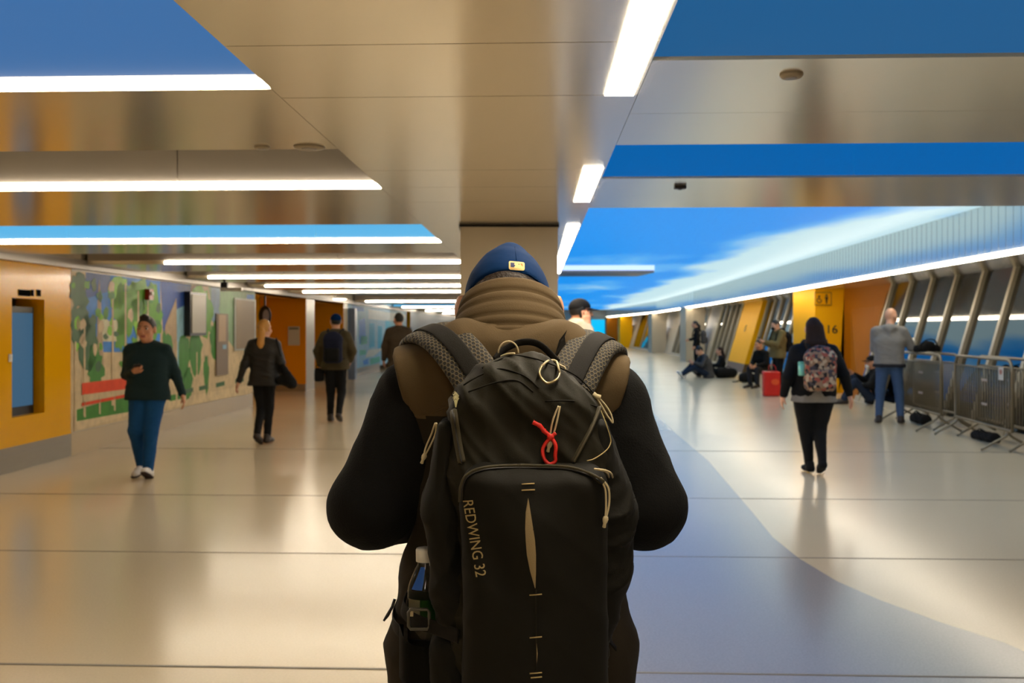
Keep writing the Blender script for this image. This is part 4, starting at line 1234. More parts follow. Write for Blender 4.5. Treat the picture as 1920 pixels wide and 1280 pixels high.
def person(label, loc, yaw, J, top, legs, skin, hair_m, shoe_m, group=None, s=1.0, w=1.0, h=0.012, head=(0, 0), hem=.86, sleeve_t=.018, torso_t=.022, leg_t=.014, hair='short',
           face=False, hands=None, collar=True, hood=False, hem2=None, sole=None, topname='jacket', folds=.007, mask=None, shoulder_axis=None, leg_w=1.0, hem_flare=0.0, hs=1.08, knee_w=1.0):
    """a clothed figure in its own frame (facing +y), grown from the joints J"""
    HRm = rot_from(math.radians(head[0]), math.radians(head[1])); hc = J['hea'] + V3(0, 0, .10 * (hs - 1)); J['hea'] = hc; J['hs'] = hs; calf = min(leg_w, 1.08)
    X = V3(1, 0, 0) if shoulder_axis is None else unit(shoulder_axis)
    def torso(S, t):
        p, c, n = J['pel'], J['che'], J['nec']
        hw = w
        S.rc(p - X * .075 * hw, p + X * .075 * hw, .100 * hw ** .6 + t, .100 * hw ** .6 + t, .05)
        m = p * .5 + c * .5
        S.rc(m - X * .065 * hw, m + X * .065 * hw, .096 * hw + t, .096 * hw + t, .06)
        S.rc(c - X * .080 * hw, c + X * .080 * hw, .104 * hw ** .7 + t, .104 * hw ** .7 + t, .06)
        a, b = J['shL'], J['shR']
        S.rc(a * .75 + b * .25, b * .75 + a * .25, .070 + t * .6, .070 + t * .6, .06)
        S.rc(a * .93 + n * .07, n, .052 + t * .6, .060 + t * .4, .04); S.rc(b * .93 + n * .07, n, .052 + t * .6, .060 + t * .4, .04)
    B = SDF()
    for q in 'RL':
        B.rc(J['hip' + q], J['kn' + q], .084 * leg_w, .056 * calf * knee_w, .04); B.rc(J['kn' + q], J['an' + q], .056 * calf * knee_w, .038, .02)
        B.rc(J['an' + q] - V3(0, 0, .03), J['to' + q] - unit(J['to' + q] - J['an' + q]) * .03 + V3(0, 0, .006), .030, .018, .02)
        B.rc(J['sh' + q], J['el' + q], .050 * w ** .5, .041, .03); B.rc(J['el' + q], J['wr' + q], .042, .027, .02)
        d = unit(J['wr' + q] - J['el' + q]); sd = 1 if q == 'R' else -1
        hd = (hands or {}).get(q, {})
        hand_solids(B, J['wr' + q], V3(*hd.get('d', d)), V3(*hd.get('n', (-sd, 0, 0))), hd.get('thumb', -sd if abs(d[2]) < .6 else -sd), curl=hd.get('curl', .5), s=.95, k=.004)
    torso(B, 0.0)
    B.rc(J['nec'], hc + HRm @ V3(0, -.015, -.05), .060, .056, .03)
    head_solids(B, hc, HRm, hs, face=True)
    root = B.build('person', [skin, M_LIP], None, h=min(h, .0085), smooth=1, matfn=face_mat(hc, HRm, hs))
    root.location = loc; root.rotation_euler = (0, 0, yaw); root.scale = (s, s, s)
    tag(root, label, 'person', group)
    Hm = Matrix(HRm.tolist())
    if face:
        for x in (-.031, .031):
            c = Vector(hc) + Hm @ Vector((x, .0765, .011)) * hs
            e = MB(); r = bmesh.ops.create_uvsphere(e.bm, u_segments=12, v_segments=8, radius=.0115 * hs, matrix=Matrix.Translation(c) @ Matrix.Rotation(math.pi / 2, 4, 'X'))
            for f in e.bm.faces:
                if (f.calc_center_median() - c).normalized().dot(Hm @ Vector((0, 1, 0))) > .62: f.material_index = 1
            e.build('eye', [M_EYE, M_PUPIL], root, smooth=True)
            b = MB(); b.tube([Vector(hc) + Hm @ Vector(p) * hs for p in ((x * .5, .0935, .030), (x, .092, .036), (x * 1.6, .078, .031))], .0045, 6); b.build('eyebrow', hair_m, root, smooth=True)
    # trousers
    T = SDF()
    for q in 'RL':
        T.rc(J['hip' + q], J['kn' + q], (.084 + leg_t) * leg_w, (.058 + leg_t) * calf * knee_w, .04)
        T.rc(J['kn' + q], J['an' + q] + unit(J['kn' + q] - J['an' + q]) * .02, (.058 + leg_t) * calf * knee_w, .044 + leg_t, .02)
    T.rc(J['pel'] - X * .075 * w, J['pel'] + X * .075 * w, .100 * w ** .6 + leg_t, .100 * w ** .6 + leg_t, .05)
    up_ = unit(J['che'] - J['pel'])
    if J['knR'][2] < J['pel'][2] - .2: T.cut(up_, J['pel'] + up_ * (.05 if hem < .9 else .10))
    T.build('trousers', legs, root, h=h, smooth=2, folds=folds, fscale=10, seed=3)
    # top garment
    G = SDF(); torso(G, torso_t)
    up = unit(J['che'] - J['pel'])
    if hem < .9:
        lo = J['pel'] - up * (.95 - hem)
        G.rc(lo - X * (.080 + hem_flare) * w, lo + X * (.080 + hem_flare) * w, .105 * w ** .6 + torso_t, .105 * w ** .6 + torso_t, .06)
    G.cut(-up, J['pel'] - up * (.95 - hem))
    for q in 'RL':
        d = unit(J['wr' + q] - J['el' + q])
        G.rc(J['sh' + q], J['el' + q], .054 * w ** .5 + sleeve_t, .045 + sleeve_t, .03); G.rc(J['el' + q], J['wr' + q] - d * .012, .046 + sleeve_t, .033 + sleeve_t * .7, .02)
    if collar:
        n = J['nec']
        for a in range(10):
            t0, t1 = 2 * math.pi * a / 10, 2 * math.pi * (a + 1) / 10
            G.rc(n + V3(.068 * math.cos(t0), .012 + .066 * math.sin(t0), .018 - .020 * math.sin(t0)), n + V3(.068 * math.cos(t1), .012 + .066 * math.sin(t1), .018 - .020 * math.sin(t1)), .022, .022, .015)
    if hood:
        n = J['nec']; G.rc(n + V3(-.06, -.085, .0), n + V3(.06, -.085, .0), .045, .045, .03); G.rc(n + V3(0, -.10, -.04), n + V3(0, -.11, -.10), .045, .025, .03)
    g = G.build(topname, top, root, h=h, smooth=2, folds=folds, fscale=9, seed=5)
    if hem2:
        U = SDF(); lo = J['pel'] - up * (.95 - hem2[0]); hi = J['pel'] - up * (.95 - hem - .03)
        U.rc(lo - X * .085 * w, lo + X * .085 * w, .108 * w ** .6 + .014, .108 * w ** .6 + .014, .03); U.rc(hi - X * .085 * w, hi + X * .085 * w, .100 * w ** .6 + .016, .100 * w ** .6 + .016, .05)
        U.cut(-up, lo); U.cut(up, hi); U.build('undershirt', hem2[1], root, h=h, smooth=2, folds=.006, fscale=14, seed=9)
    # shoes
    feet = []
    for q in 'RL':
        a, t = J['an' + q], J['to' + q]; d = unit(t - (a - V3(0, 0, .055))); feet.append((a - V3(0, 0, .085) - d * .05, t - V3(0, 0, .028) + d * .012))
    shoes(root, feet, shoe_m, h=h * .8, solem=sole)
    # hair
    def Tt(x, y, z): return hc + HRm @ V3(x, y, z) * hs
    if hair in ('short', 'crew', 'long', 'pony'):
        Hh = SDF(); Hh.el(Tt(0, -.014, .028), V3(.081, .098, .099) * hs, .02, rot=HRm)
        if hair == 'crew': Hh.rc(Tt(-.03, .05, .112), Tt(.03, .045, .112), .022, .022, .03); Hh.rc(Tt(0, .02, .125), Tt(0, .05, .130), .026, .02, .03)
        Hh.cut(HRm @ V3(0, 1, -.55), Tt(0, .050, .045)); Hh.cut(HRm @ V3(0, -.2, -1), Tt(0, -.05, -.055))
        for x in (-1, 1): Hh.el(Tt(.083 * x, .006, -.008), (.02, .024, .034), .005, sub=True, rot=HRm)
        if hair == 'long':
            for x in (-.055, -.02, .02, .055):
                Hh.rc(Tt(x, -.065, .02), hc + V3(x * 1.35, -.115, -.16), .040, .046, .03); Hh.rc(hc + V3(x * 1.35, -.115, -.16), hc + V3(x * 1.5, -.125, -.26), .046, .030, .03)
        if hair == 'pony':
            Hh.rc(Tt(0, -.10, .02), hc + V3(.0, -.145, -.05), .034, .052, .02); Hh.rc(hc + V3(.0, -.145, -.05), hc + V3(-.012, -.145, -.20), .052, .048, .02); Hh.rc(hc + V3(-.012, -.145, -.20), hc + V3(-.005, -.13, -.31), .048, .016, .02)
        Hh.build('hair', hair_m, root, h=min(h, .010), smooth=2, folds=.003, fscale=30, seed=2, fdir=(1, 1, .2))
    return root

def cap_on(root, J, head, m, back=False, brim=True):
    HRm = rot_from(math.radians(head[0]), math.radians(head[1])); hc = J['hea']
    hs = J['hs']
    def Tt(x, y, z): return hc + HRm @ V3(x, y, z) * hs
    c = SDF(); c.el(Tt(0, -.010, .034), V3(.085, .104, .092) * hs, .02, rot=HRm); c.cut(HRm @ V3(0, .12, -1), Tt(0, 0, .030))
    o = c.build('cap', m, root, h=.009, smooth=1)
    if brim:
        b = MB(); rows = []; Hm = Matrix(HRm.tolist())
        for t in (0, .5, 1):
            rows.append([Vector(hc) + hs * (Hm @ Vector(((.078 + .006 * t) * math.sin(a), .075 * math.cos(a) + .095 * t * max(0, math.cos(a)) ** .7 + .01, .040 - .014 * t - .012 * abs(math.sin(a))))) for a in (math.radians(-75 + 150 * k / 10) for k in range(11))])
        b.grid(rows); bmesh.ops.solidify(b.bm, geom=b.bm.faces[:], thickness=.005); b.build('brim', m, o, smooth=True)
    return o

def small_pack(label, root, size, at_, m, name='backpack', straps=None, m2=None, pocket=True, cat='backpack', h=.012):
    """a backpack on somebody's back: its own thing placed in the wearer's frame"""
    p = empty(name, root.location, label, cat); p.rotation_euler = root.rotation_euler; p.scale = root.scale
    a = V3(*at_); sx, sy, sz = size
    S = SDF(); S.bx(a + V3(0, -sy, -.15 * sz), (sx, sy, sz * .85), min(sx, sy) * .75, .02); S.el(a + V3(0, -sy, sz * .55), (sx * .95, sy * .95, sz * .48), .05)
    S.build('pack_body', m, p, h=h, smooth=2, folds=.007, fscale=12, seed=4)
    if pocket:
        S = SDF(); S.bx(a + V3(0, -2 * sy - .005, -sz * .45), (sx * .78, .035, sz * .42), .03, .02); S.build('front_pocket', m2 or m, p, h=h, smooth=2, folds=.004, fscale=12)
    if straps:
        for x in (-1, 1):
            mb = MB(); mb.tube(spline([a + V3(x * sx * .55, -.01, sz * .85), V3(x * .115, -.06, straps + .075), V3(x * .125, .06, straps + .050), V3(x * .13, .135, straps - .12), V3(x * .15, .13, straps - .30), V3(x * .19, .0, straps - .38), a + V3(x * sx * .8, -.02, -sz * .7)], 6), .022, 8, flat=.45)
            mb.build('shoulder_strap', C_BLACK, p, smooth=True)
    return p
PI = math.pi

# ---- man walking towards us on the left, phone in hand (facing the viewer: yaw 180)
J = jts(hea=(0, .045, 1.60), nec=(0, 0, 1.45), knR=(.10, .09, .50), anR=(.085, -.06, .115), toR=(.10, .12, .035), knL=(-.075, .12, .51), anL=(-.065, .20, .10), toL=(-.075, .36, .10),
        elR=(.245, -.05, 1.12), wrR=(.085, .20, 1.165), elL=(-.285, -.06, 1.13), wrL=(-.375, -.01, .90), shL=(-.190, -.01, 1.39), shR=(.190, -.01, 1.39))
g = at(277, 895, 10.72)
p_walk = person('man in dark teal hoodie and blue jeans walking towards us with a phone', (g.x, g.y, 0), PI + .05, J, C_TEAL, C_JEAN, M_TAN, M_HAIRB, M_SNEAK, s=.975, w=1.24, leg_w=1.16, leg_t=.020, torso_t=.034, hs=1.2, h=.009, hair='crew', face=True, hem=.84, topname='sweatshirt', hood=True, head=(-4, 2),
       hands={'R': dict(d=(-.55, .75, .25), n=(-.2, -.5, .85), curl=.9, thumb=-1), 'L': dict(d=(-.25, .25, -.9), n=(.9, .2, .1), curl=.5, thumb=1)}, sole=M_RUBB, folds=.009)
def phone(label, root, pos, rotm, name='phone'):
    e = empty(name, root.matrix_basis @ Vector(pos), label, 'phone')
    e.rotation_euler = (root.rotation_euler.to_matrix() @ rotm).to_euler()
    b = MB(); b.box((0, 0, 0), (.074, .150, .009), bevel=.003); b.build('phone_body', M_BLACK, e)
    b = MB(); b.box((0, 0, .0052), (.066, .138, .0008)); b.build('screen', emit('phone screen', (.5, .55, .7), .5), e)
    return e
phone('black phone held up by the man in the teal hoodie', p_walk, (.030, .285, 1.215), Matrix.Rotation(.5, 3, 'Z') @ Matrix.Rotation(.45, 3, 'X'))

# ---- blond woman walking away, black bag on her shoulder
J = jts(hea=(0, .03, 1.575), nec=(0, 0, 1.42), pel=(0, 0, .95), shR=(.165, -.01, 1.37), shL=(-.165, -.01, 1.37), elR=(.255, -.05, 1.13), wrR=(.215, .08, .96), elL=(-.255, -.05, 1.10), wrL=(-.335, -.05, .86),
        knR=(.06, .05, .50), anR=(.04, .02, .09), toR=(.05, .20, .03), knL=(-.05, .04, .49), anL=(-.03, -.22, .15), toL=(-.03, -.08, .03))
g = at(495, 832, 13.7)
p_bl = person('blond woman in black coat and dark trousers walking away on the left', (g.x, g.y, 0), -.05, J, C_PUFF, C_BLACK, M_PALE, M_BLOND, M_BOOT, s=1.0, w=1.0, h=.011, hair='pony', hem=.80, head=(-18, 0), folds=.012, torso_t=.032, hem_flare=.02, leg_w=.95)
bag = empty('shoulder_bag', p_bl.location, 'slouchy black shoulder bag at the hip of the blond woman', 'bag'); bag.rotation_euler = p_bl.rotation_euler
S = SDF(); S.rc((.26, -.06, 1.10), (.40, -.08, .86), .05, .075, .04); S.rc((.24, -.06, .88), (.42, -.08, .82), .065, .065, .05); S.build('bag_body', C_BLACK, bag, h=.012, folds=.012, fscale=12)
mb = MB(); mb.tube(spline([(.29, -.06, 1.12), (.24, -.09, 1.28), (.19, -.05, 1.445), (.17, .04, 1.43), (.24, .07, 1.25), (.30, -.02, 1.10)], 6), .011, 8, flat=.6); mb.build('bag_strap', C_BLACK, bag, smooth=True)

# ---- man with blue cap and backpack walking away
J = jts(hea=(.0, .03, 1.635), elR=(.285, -.05, 1.16), wrR=(.225, .10, 1.00), elL=(-.285, -.05, 1.16), wrL=(-.26, .04, .93), knR=(.09, .05, .50), anR=(.085, -.20, .15), toR=(.09, -.06, .04), knL=(-.09, .06, .50), anL=(-.09, .05, .09), toL=(-.10, .23, .03))
g = at(629, 790, 16.8)
p_bp = person('man in blue cap and olive jacket walking away with a dark backpack', (g.x, g.y, 0), 0.0, J, C_OLIVE, C_BLACK, M_PALE, M_HAIRB, M_BOOT, s=1.035, w=1.14, h=.012, hem=.86, torso_t=.035, sleeve_t=.030, head=(22, 0), folds=.010, leg_w=1.05, hood=True)
cap_on(p_bp, J, (22, 0), M_CAP)
small_pack('dark blue and black backpack on the man in the blue cap far left', p_bp, (.155, .085, .26), (0, -.14, 1.23), cloth('navy pack cloth', (22, 26, 48)), straps=1.44, m2=C_BLACK)
hb = empty('hand_bag', p_bp.location, 'small black bag hanging beside the man with blue cap and backpack', 'bag'); hb.rotation_euler = p_bp.rotation_euler; hb.scale = p_bp.scale
S = SDF(); S.bx((-.27, .03, .78), (.085, .05, .115), .045, .02); S.build('bag_body', C_BLACK, hb, h=.012, folds=.006)
mb = MB(); mb.tube(spline([(-.33, .03, .88), (-.31, .05, .94), (-.262, .06, .965), (-.22, .05, .94), (-.21, .03, .88)], 6), .008, 6); mb.build('bag_handle', C_BLACK, hb, smooth=True)

# ---- man in a brown coat, farther off
J = jts(hea=(-.01, .03, 1.63), elL=(-.265, -.02, 1.13), wrL=(-.285, .03, .885), elR=(.255, -.02, 1.13))
g = at(748, 0, 20.2)
p_co = person('man in long dark brown coat walking away, far left of the column', (g.x, g.y, 0), .0, J, C_COAT, C_BLACK, M_TAN, M_HAIRB, M_BOOT, s=1.075, w=1.10, h=.013, hem=.74, torso_t=.035, sleeve_t=.028, head=(35, 0), hem_flare=.02)

# ---- man on the phone, right of the column (facing right)
J = jts(hea=(0, .045, 1.62), nec=(0, -.01, 1.49), shR=(.185, .0, 1.49), shL=(-.185, -.01, 1.47), elR=(.30, .13, 1.29), wrR=(.175, .085, 1.49), elL=(-.24, .0, 1.14), knR=(.10, .08, .5), anR=(.10, .10, .09), toR=(.11, .28, .03))
g = at(1080, 0, 10.6)
p_ph = person('man in black cap and off white jacket talking on a phone beyond the strap', (g.x, g.y, 0), -PI / 2 + .10, J, C_WHITE, C_JEAN3, M_TAN, M_HAIRB, M_SNEAK, s=1.085, w=1.06, h=.010, head=(0, 2), hem=.86, face=True, folds=.009,
       hands={'R': dict(d=(-.22, -.10, 1), n=(-1, 0, -.2), curl=.35, thumb=1)})
cap_on(p_ph, J, (0, 2), C_BLACK)
bd = SDF(); bd.el(J['hea'] + V3(0, .056, -.070), (.052, .052, .040), .02); bd.el(J['hea'] + V3(0, .02, .0), (.07, .065, .055), .01, sub=True); bd.build('beard', M_HAIRB, p_ph, h=.008)
phone('phone held to the ear of the man in the black cap', p_ph, (.108, .045, 1.600), Matrix.Rotation(-PI / 2, 3, 'Y') @ Matrix.Rotation(PI / 2 - .35, 3, 'Z'))
small_pack('dark backpack on the man in the black cap and white jacket', p_ph, (.14, .075, .23), (0, -.14, 1.22), C_CHAR, straps=1.44)

# ---- woman with the patterned backpack walking away on the right
J = jts(hea=(0, .03, 1.60), nec=(0, 0, 1.44), shR=(.195, -.01, 1.36), shL=(-.195, -.01, 1.36), elR=(.315, -.06, 1.10), wrR=(.385, -.02, .885), elL=(-.300, -.06, 1.08), wrL=(-.330, .02, .87),
        hipR=(.115, 0, .90), hipL=(-.115, 0, .90), knR=(.075, .05, .50), anR=(.045, -.18, .15), toR=(.055, -.04, .035), knL=(-.075, .07, .50), anL=(-.035, .05, .09), toL=(-.045, .22, .03))
g = at(1526, 890, 10.9)
p_wo = person('woman with long dark hair, black jacket and leggings walking away on the right', (g.x, g.y, 0), -.03, J, C_BLACK, C_BLACK, M_PALE, M_BROWN, C_BLACK, s=.985, w=1.34, h=.010, hem=.92, hair='long', leg_w=1.46, knee_w=1.18, leg_t=.008, torso_t=.030, sleeve_t=.022, hem2=(.80, C_GREY), folds=.008, hem_flare=.0)
def blotch_material():
    m = mat('blotched floral cloth', (120, 96, 80), rough=0.85)
    nt = m.node_tree; b = nt.nodes['Principled BSDF']; tc = nt.nodes.new('ShaderNodeTexCoord')
    vo = nt.nodes.new('ShaderNodeTexVoronoi'); vo.inputs['Scale'].default_value = 30.0
    r = nt.nodes.new('ShaderNodeValToRGB'); r.color_ramp.interpolation = 'CONSTANT'
    cols = ((0, (30, 26, 26)), (.25, (150, 118, 92)), (.45, (70, 62, 66)), (.62, (160, 84, 66)), (.75, (190, 168, 140)), (.9, (48, 44, 50)))
    for i, (p, c) in enumerate(cols):
        e = r.color_ramp.elements[i] if i < 2 else r.color_ramp.elements.new(p)
        e.position = p; e.color = (*lin(c), 1)
    nt.links.new(tc.outputs['Object'], vo.inputs['Vector']); nt.links.new(vo.outputs['Color'], r.inputs['Fac']); nt.links.new(r.outputs[0], b.inputs['Base Color'])
    return m
M_FLORAL = blotch_material()
bp_ = small_pack('floral patterned backpack on the woman with long dark hair', p_wo, (.172, .085, .25), (0, -.165, 1.18), M_FLORAL, straps=1.40)
wb = empty('tumbler', p_wo.matrix_basis @ Vector((-.190, -.215, 1.10)), 'mint green tumbler in the side of the floral backpack', 'bottle')
mb = MB(); mb.lathe([(0, 0), (.032, .002), (.036, .01), (.038, .13), (.0, .13)], (0, 0, 0), 20); mb.build('tumbler_body', mat('mint enamel', (130, 205, 180), rough=0.4), wb, smooth=True)
mb = MB(); mb.lathe([(0, .13), (.039, .13), (.037, .150), (0, .152)], (0, 0, 0), 20); mb.build('lid', mat('mint lid', (110, 190, 165), rough=0.4), wb, smooth=True)

# ---- bald man in grey hoodie leaning on the barrier
J = jts(hea=(.03, .07, 1.645), nec=(.01, .01, 1.48), che=(0, .0, 1.26), knR=(.145, .01, .50), anR=(.165, -.03, .09), toR=(.20, .15, .03), knL=(-.125, .02, .50), anL=(-.150, -.02, .09), toL=(-.17, .16, .03),
        shR=(.195, .0, 1.42), shL=(-.195, -.01, 1.42), elR=(.325, .07, 1.18), wrR=(.33, .28, 1.24), elL=(-.21, .06, 1.16), wrL=(-.10, .30, 1.12))
g = at(1667, 793, 16.55)
p_ba = person('bald man in grey hoodie and faded jeans leaning at the metal barriers', (g.x, g.y, 0), -.30, J, C_GREY, C_JEAN2, M_PALE, M_HAIRD, M_BOOT, s=1.08, w=1.22, h=.012, hem=.90, hair='none', hood=True, head=(-42, 12), torso_t=.028, sleeve_t=.026, hem2=(.87, C_CHAR), topname='hoodie', folds=.009, leg_w=1.08)

# ---- man in khaki jacket standing by the yellow block, looking at his phone (facing left)
J = jts(hea=(0, .06, 1.60), nec=(0, .01, 1.46), elR=(.20, .12, 1.16), wrR=(.07, .36, 1.24), elL=(-.20, .12, 1.16), wrL=(-.06, .36, 1.22))
g = at(1459, 0, 24.0)
p_kh = person('man in khaki jacket and face mask standing left of the yellow block with a phone', (g.x, g.y, 0), PI / 2 + .25, J, C_OLIVE2, C_BLACK, M_PALE, M_HAIRB, M_BOOT, s=1.03, w=1.12, h=.013, head=(0, 18), hem=.84, face=True, torso_t=.036, sleeve_t=.03,
       hands={'R': dict(d=(-.3, .9, .2), n=(-.5, 0, .85), curl=.9), 'L': dict(d=(.3, .9, .2), n=(.5, 0, .85), curl=.9)})
mk = SDF(); mk.el(J['hea'] + V3(0, .066, -.072), (.056, .050, .046), .02); mk.build('face_mask', C_BLACK, p_kh, h=.009)
phone('phone in the hands of the man in the khaki jacket', p_kh, (.0, .46, 1.285), Matrix.Rotation(.7, 3, 'X'))
small_pack('black backpack on the man in the khaki jacket', p_kh, (.14, .08, .24), (0, -.155, 1.22), C_BLACK, straps=1.45)

# ---- someone seated beside him on a low white box
J = jts(pel=(0, 0, .42), hipR=(.09, .02, .42), hipL=(-.09, .02, .42), knR=(.13, .42, .48), knL=(-.13, .42, .48), anR=(.12, .40, .10), anL=(-.13, .42, .10), toR=(.13, .58, .03), toL=(-.14, .60, .03),
        che=(0, .08, .72), nec=(0, .16, .93), hea=(0, .22, 1.075), shR=(.17, .13, .87), shL=(-.17, .13, .87), elR=(.22, .20, .62), wrR=(.10, .40, .58), elL=(-.22, .20, .62), wrL=(-.10, .42, .56))
g = at(1434, 0, 26.4)
p_se = person('person in black jacket seated low beside the man in the khaki jacket', (g.x, g.y, 0), PI / 2 + .6, J, C_BLACK, C_CHAR, M_TAN, M_HAIRB, M_BOOT, s=1.06, h=.014, head=(0, 12), hem=.86, face=True)
bx_ = MB(); bx_.box((0, 0, .19), (.40, .36, .38), bevel=.02); o = bx_.build('storage_box', M_WHITE); o.location = (g.x, g.y, 0); tag(o, 'white box used as a seat by the person in black', 'box')

# ---- pair sitting on the floor farther along
J = jts(pel=(0, 0, .11), hipR=(.09, .03, .11), hipL=(-.09, .03, .11), knR=(.12, .42, .36), knL=(-.12, .45, .30), anR=(.11, .72, .09), anL=(-.12, .80, .09), toR=(.13, .84, .16), toL=(-.15, .92, .16),
        che=(0, .06, .42), nec=(0, .16, .62), hea=(0, .25, .74), shR=(.17, .13, .57), shL=(-.17, .13, .57), elR=(.23, .26, .36), wrR=(.13, .42, .44), elL=(-.23, .26, .36), wrL=(-.12, .44, .42))
g = at(1328, 0, 31.6)
person('person in dark grey top sitting on the floor with knees bent and head down', (g.x, g.y, 0), PI / 2 + .15, J, C_GREYD, C_JEAN3, M_PALE, M_HAIRB, M_SNEAK, s=1.16, w=1.15, h=.014, head=(0, 30), hem=.84)
J = jts(pel=(0, 0, .11), hipR=(.09, .03, .11), hipL=(-.09, .03, .11), knR=(.12, .40, .30), knL=(-.12, .42, .24), anR=(.11, .70, .09), anL=(-.12, .74, .09), toR=(.13, .80, .16), toL=(-.15, .86, .16),
        che=(0, -.02, .42), nec=(0, .0, .63), hea=(0, .04, .78), shR=(.16, -.01, .57), shL=(-.16, -.01, .57), elR=(.22, .08, .36), wrR=(.13, .26, .36), elL=(-.22, .08, .36), wrL=(-.12, .28, .34))
g = at(1352, 0, 32.3)
person('woman with long dark hair sitting on the floor against the window wall', (g.x, g.y, 0), PI / 2 - .1, J, C_BLACK, C_BLACK, M_PALE, M_BROWN, M_BOOT, s=1.06, h=.014, hair='long', hem=.84)
# ---- standing person behind them
J = jts(hea=(0, .05, 1.62), elR=(.21, .06, 1.14), wrR=(.12, .26, 1.10))
g = at(1306, 0, 36.0)
p_st = person('slim person in black standing behind the pair seated on the floor', (g.x, g.y, 0), PI / 2 - .2, J, C_BLACK, C_BLACK, M_PALE, M_HAIRB, M_BOOT, s=1.05, h=.015, hair='pony', hem=.86)
small_pack('grey backpack on the slim person in black', p_st, (.15, .10, .24), (0, -.14, 1.20), C_GREYD, straps=1.44)
# ---- person reclining against the amber wall, half hidden by the bald man
J = jts(pel=(0, 0, .11), hipR=(.09, .03, .11), hipL=(-.09, .03, .11), knR=(.13, .34, .50), knL=(-.13, .36, .44), anR=(.12, .52, .09), anL=(-.13, .56, .09), toR=(.13, .70, .03), toL=(-.15, .73, .03),
        che=(0, -.05, .42), nec=(0, -.03, .65), hea=(0, .03, .79), shR=(.17, -.04, .59), shL=(-.17, -.04, .59), elR=(.24, .10, .45), wrR=(.14, .33, .575), elL=(-.23, .10, .38), wrL=(-.10, .28, .36))
g = at(1637, 0, 20.7)
p_re = person('person in dark clothes and black hat sitting against the amber wall, knees up', (g.x, g.y, 0), PI / 2 - .1, J, C_BLACK, C_JEAN3, M_TAN, M_HAIRB, M_BOOT, s=1.10, h=.013, hem=.84, face=True)
cap_on(p_re, J, (0, 0), C_BLACK)
mk = SDF(); mk.el(J['hea'] + V3(0, .066, -.072), (.056, .050, .046), .02); mk.build('face_mask', M_WHITE, p_re, h=.009)
# ------------------------------------------------------------------ things on the left wall
def LP(px, py, off=0.006):
    """point on the left wall plane under a pixel of the photograph, lifted off it"""
    d = 5.805 * FPX / (960 + 0.0241 * FPX - px)
    return Vector((LW(d) + off, d, EYE + (HORIZON - py) / FPX * d))
MUR = {}
def mcol(name, rgb): return mat('mural ' + name, tuple(max(0, min(255, (v - sum(rgb) / 3) * 1.35 + sum(rgb) / 3 * 1.06)) for v in rgb), rough=0.5, spec=0.2, noise=0.34, nscale=7)
mu = MB(); mats_ = []
def mural_poly(pts, m, lvl):
    if m not in mats_: mats_.append(m)
    mu.mi = mats_.index(m)
    vs = [mu.bm.verts.new(LP(x, y, .004 + .0012 * lvl)) for x, y in pts]
    f = mu.face(vs)
mural = empty('wall_mural', (0, 0, 0), 'long painted mural of park trees, towers and a red bench on the left wall', 'mural')
rg = random.Random(3)
SKYD = mcol('deep sky', (56, 84, 146)); SKYM = mcol('sky', (66, 128, 196)); SKYL = mcol('pale sky', (150, 184, 198)); CLOUD = mcol('cloud', (206, 204, 180))
STONE = mcol('stone', (196, 180, 150)); STONE2 = mcol('shaded stone', (170, 152, 128)); GRN = mcol('green', (92, 140, 52)); GRNL = mcol('lime green', (124, 176, 56)); GRND = mcol('dark green', (66, 94, 66)); GRNB = mcol('grass green', (66, 116, 52)); REDB = mcol('bench red', (206, 78, 44)); PATH = mcol('path', (206, 190, 160))
x0, x1 = 132, 478
def top(x): return 507 + (x - 132) * .117
def bot(x): return 810 - (x - 132) * .222
mural_poly([(x0, top(x0)), (x1, top(x1)), (x1, bot(x1)), (x0, bot(x0))], STONE, 0)
mural_poly([(160, top(160)), (300, top(300)), (300, 640), (245, 660), (160, 660)], SKYM, 1)
mural_poly([(160, top(160)), (206, top(206)), (206, 545), (160, 560)], SKYD, 2)
mural_poly([(190, 590), (204, 602), (220, 598), (232, 640), (190, 640)], CLOUD, 2)
mural_poly([(300, top(300)), (358, top(358)), (352, 600), (330, 690), (306, 640)], SKYD, 1)
mural_poly([(330, 580), (350, 570), (346, 700), (332, 700)], SKYL, 2)
mural_poly([(390, top(390)), (478, top(478)), (478, 660), (440, 655), (400, 600)], mcol('misty green', (128, 150, 126)), 1)
mural_poly([(395, top(395)), (412, top(412)), (410, 620), (396, 600)], mcol('misty blue', (130, 152, 176)), 2)
mural_poly([(462, 552), (476, 552), (476, 562), (462, 562)], SKYM, 2)
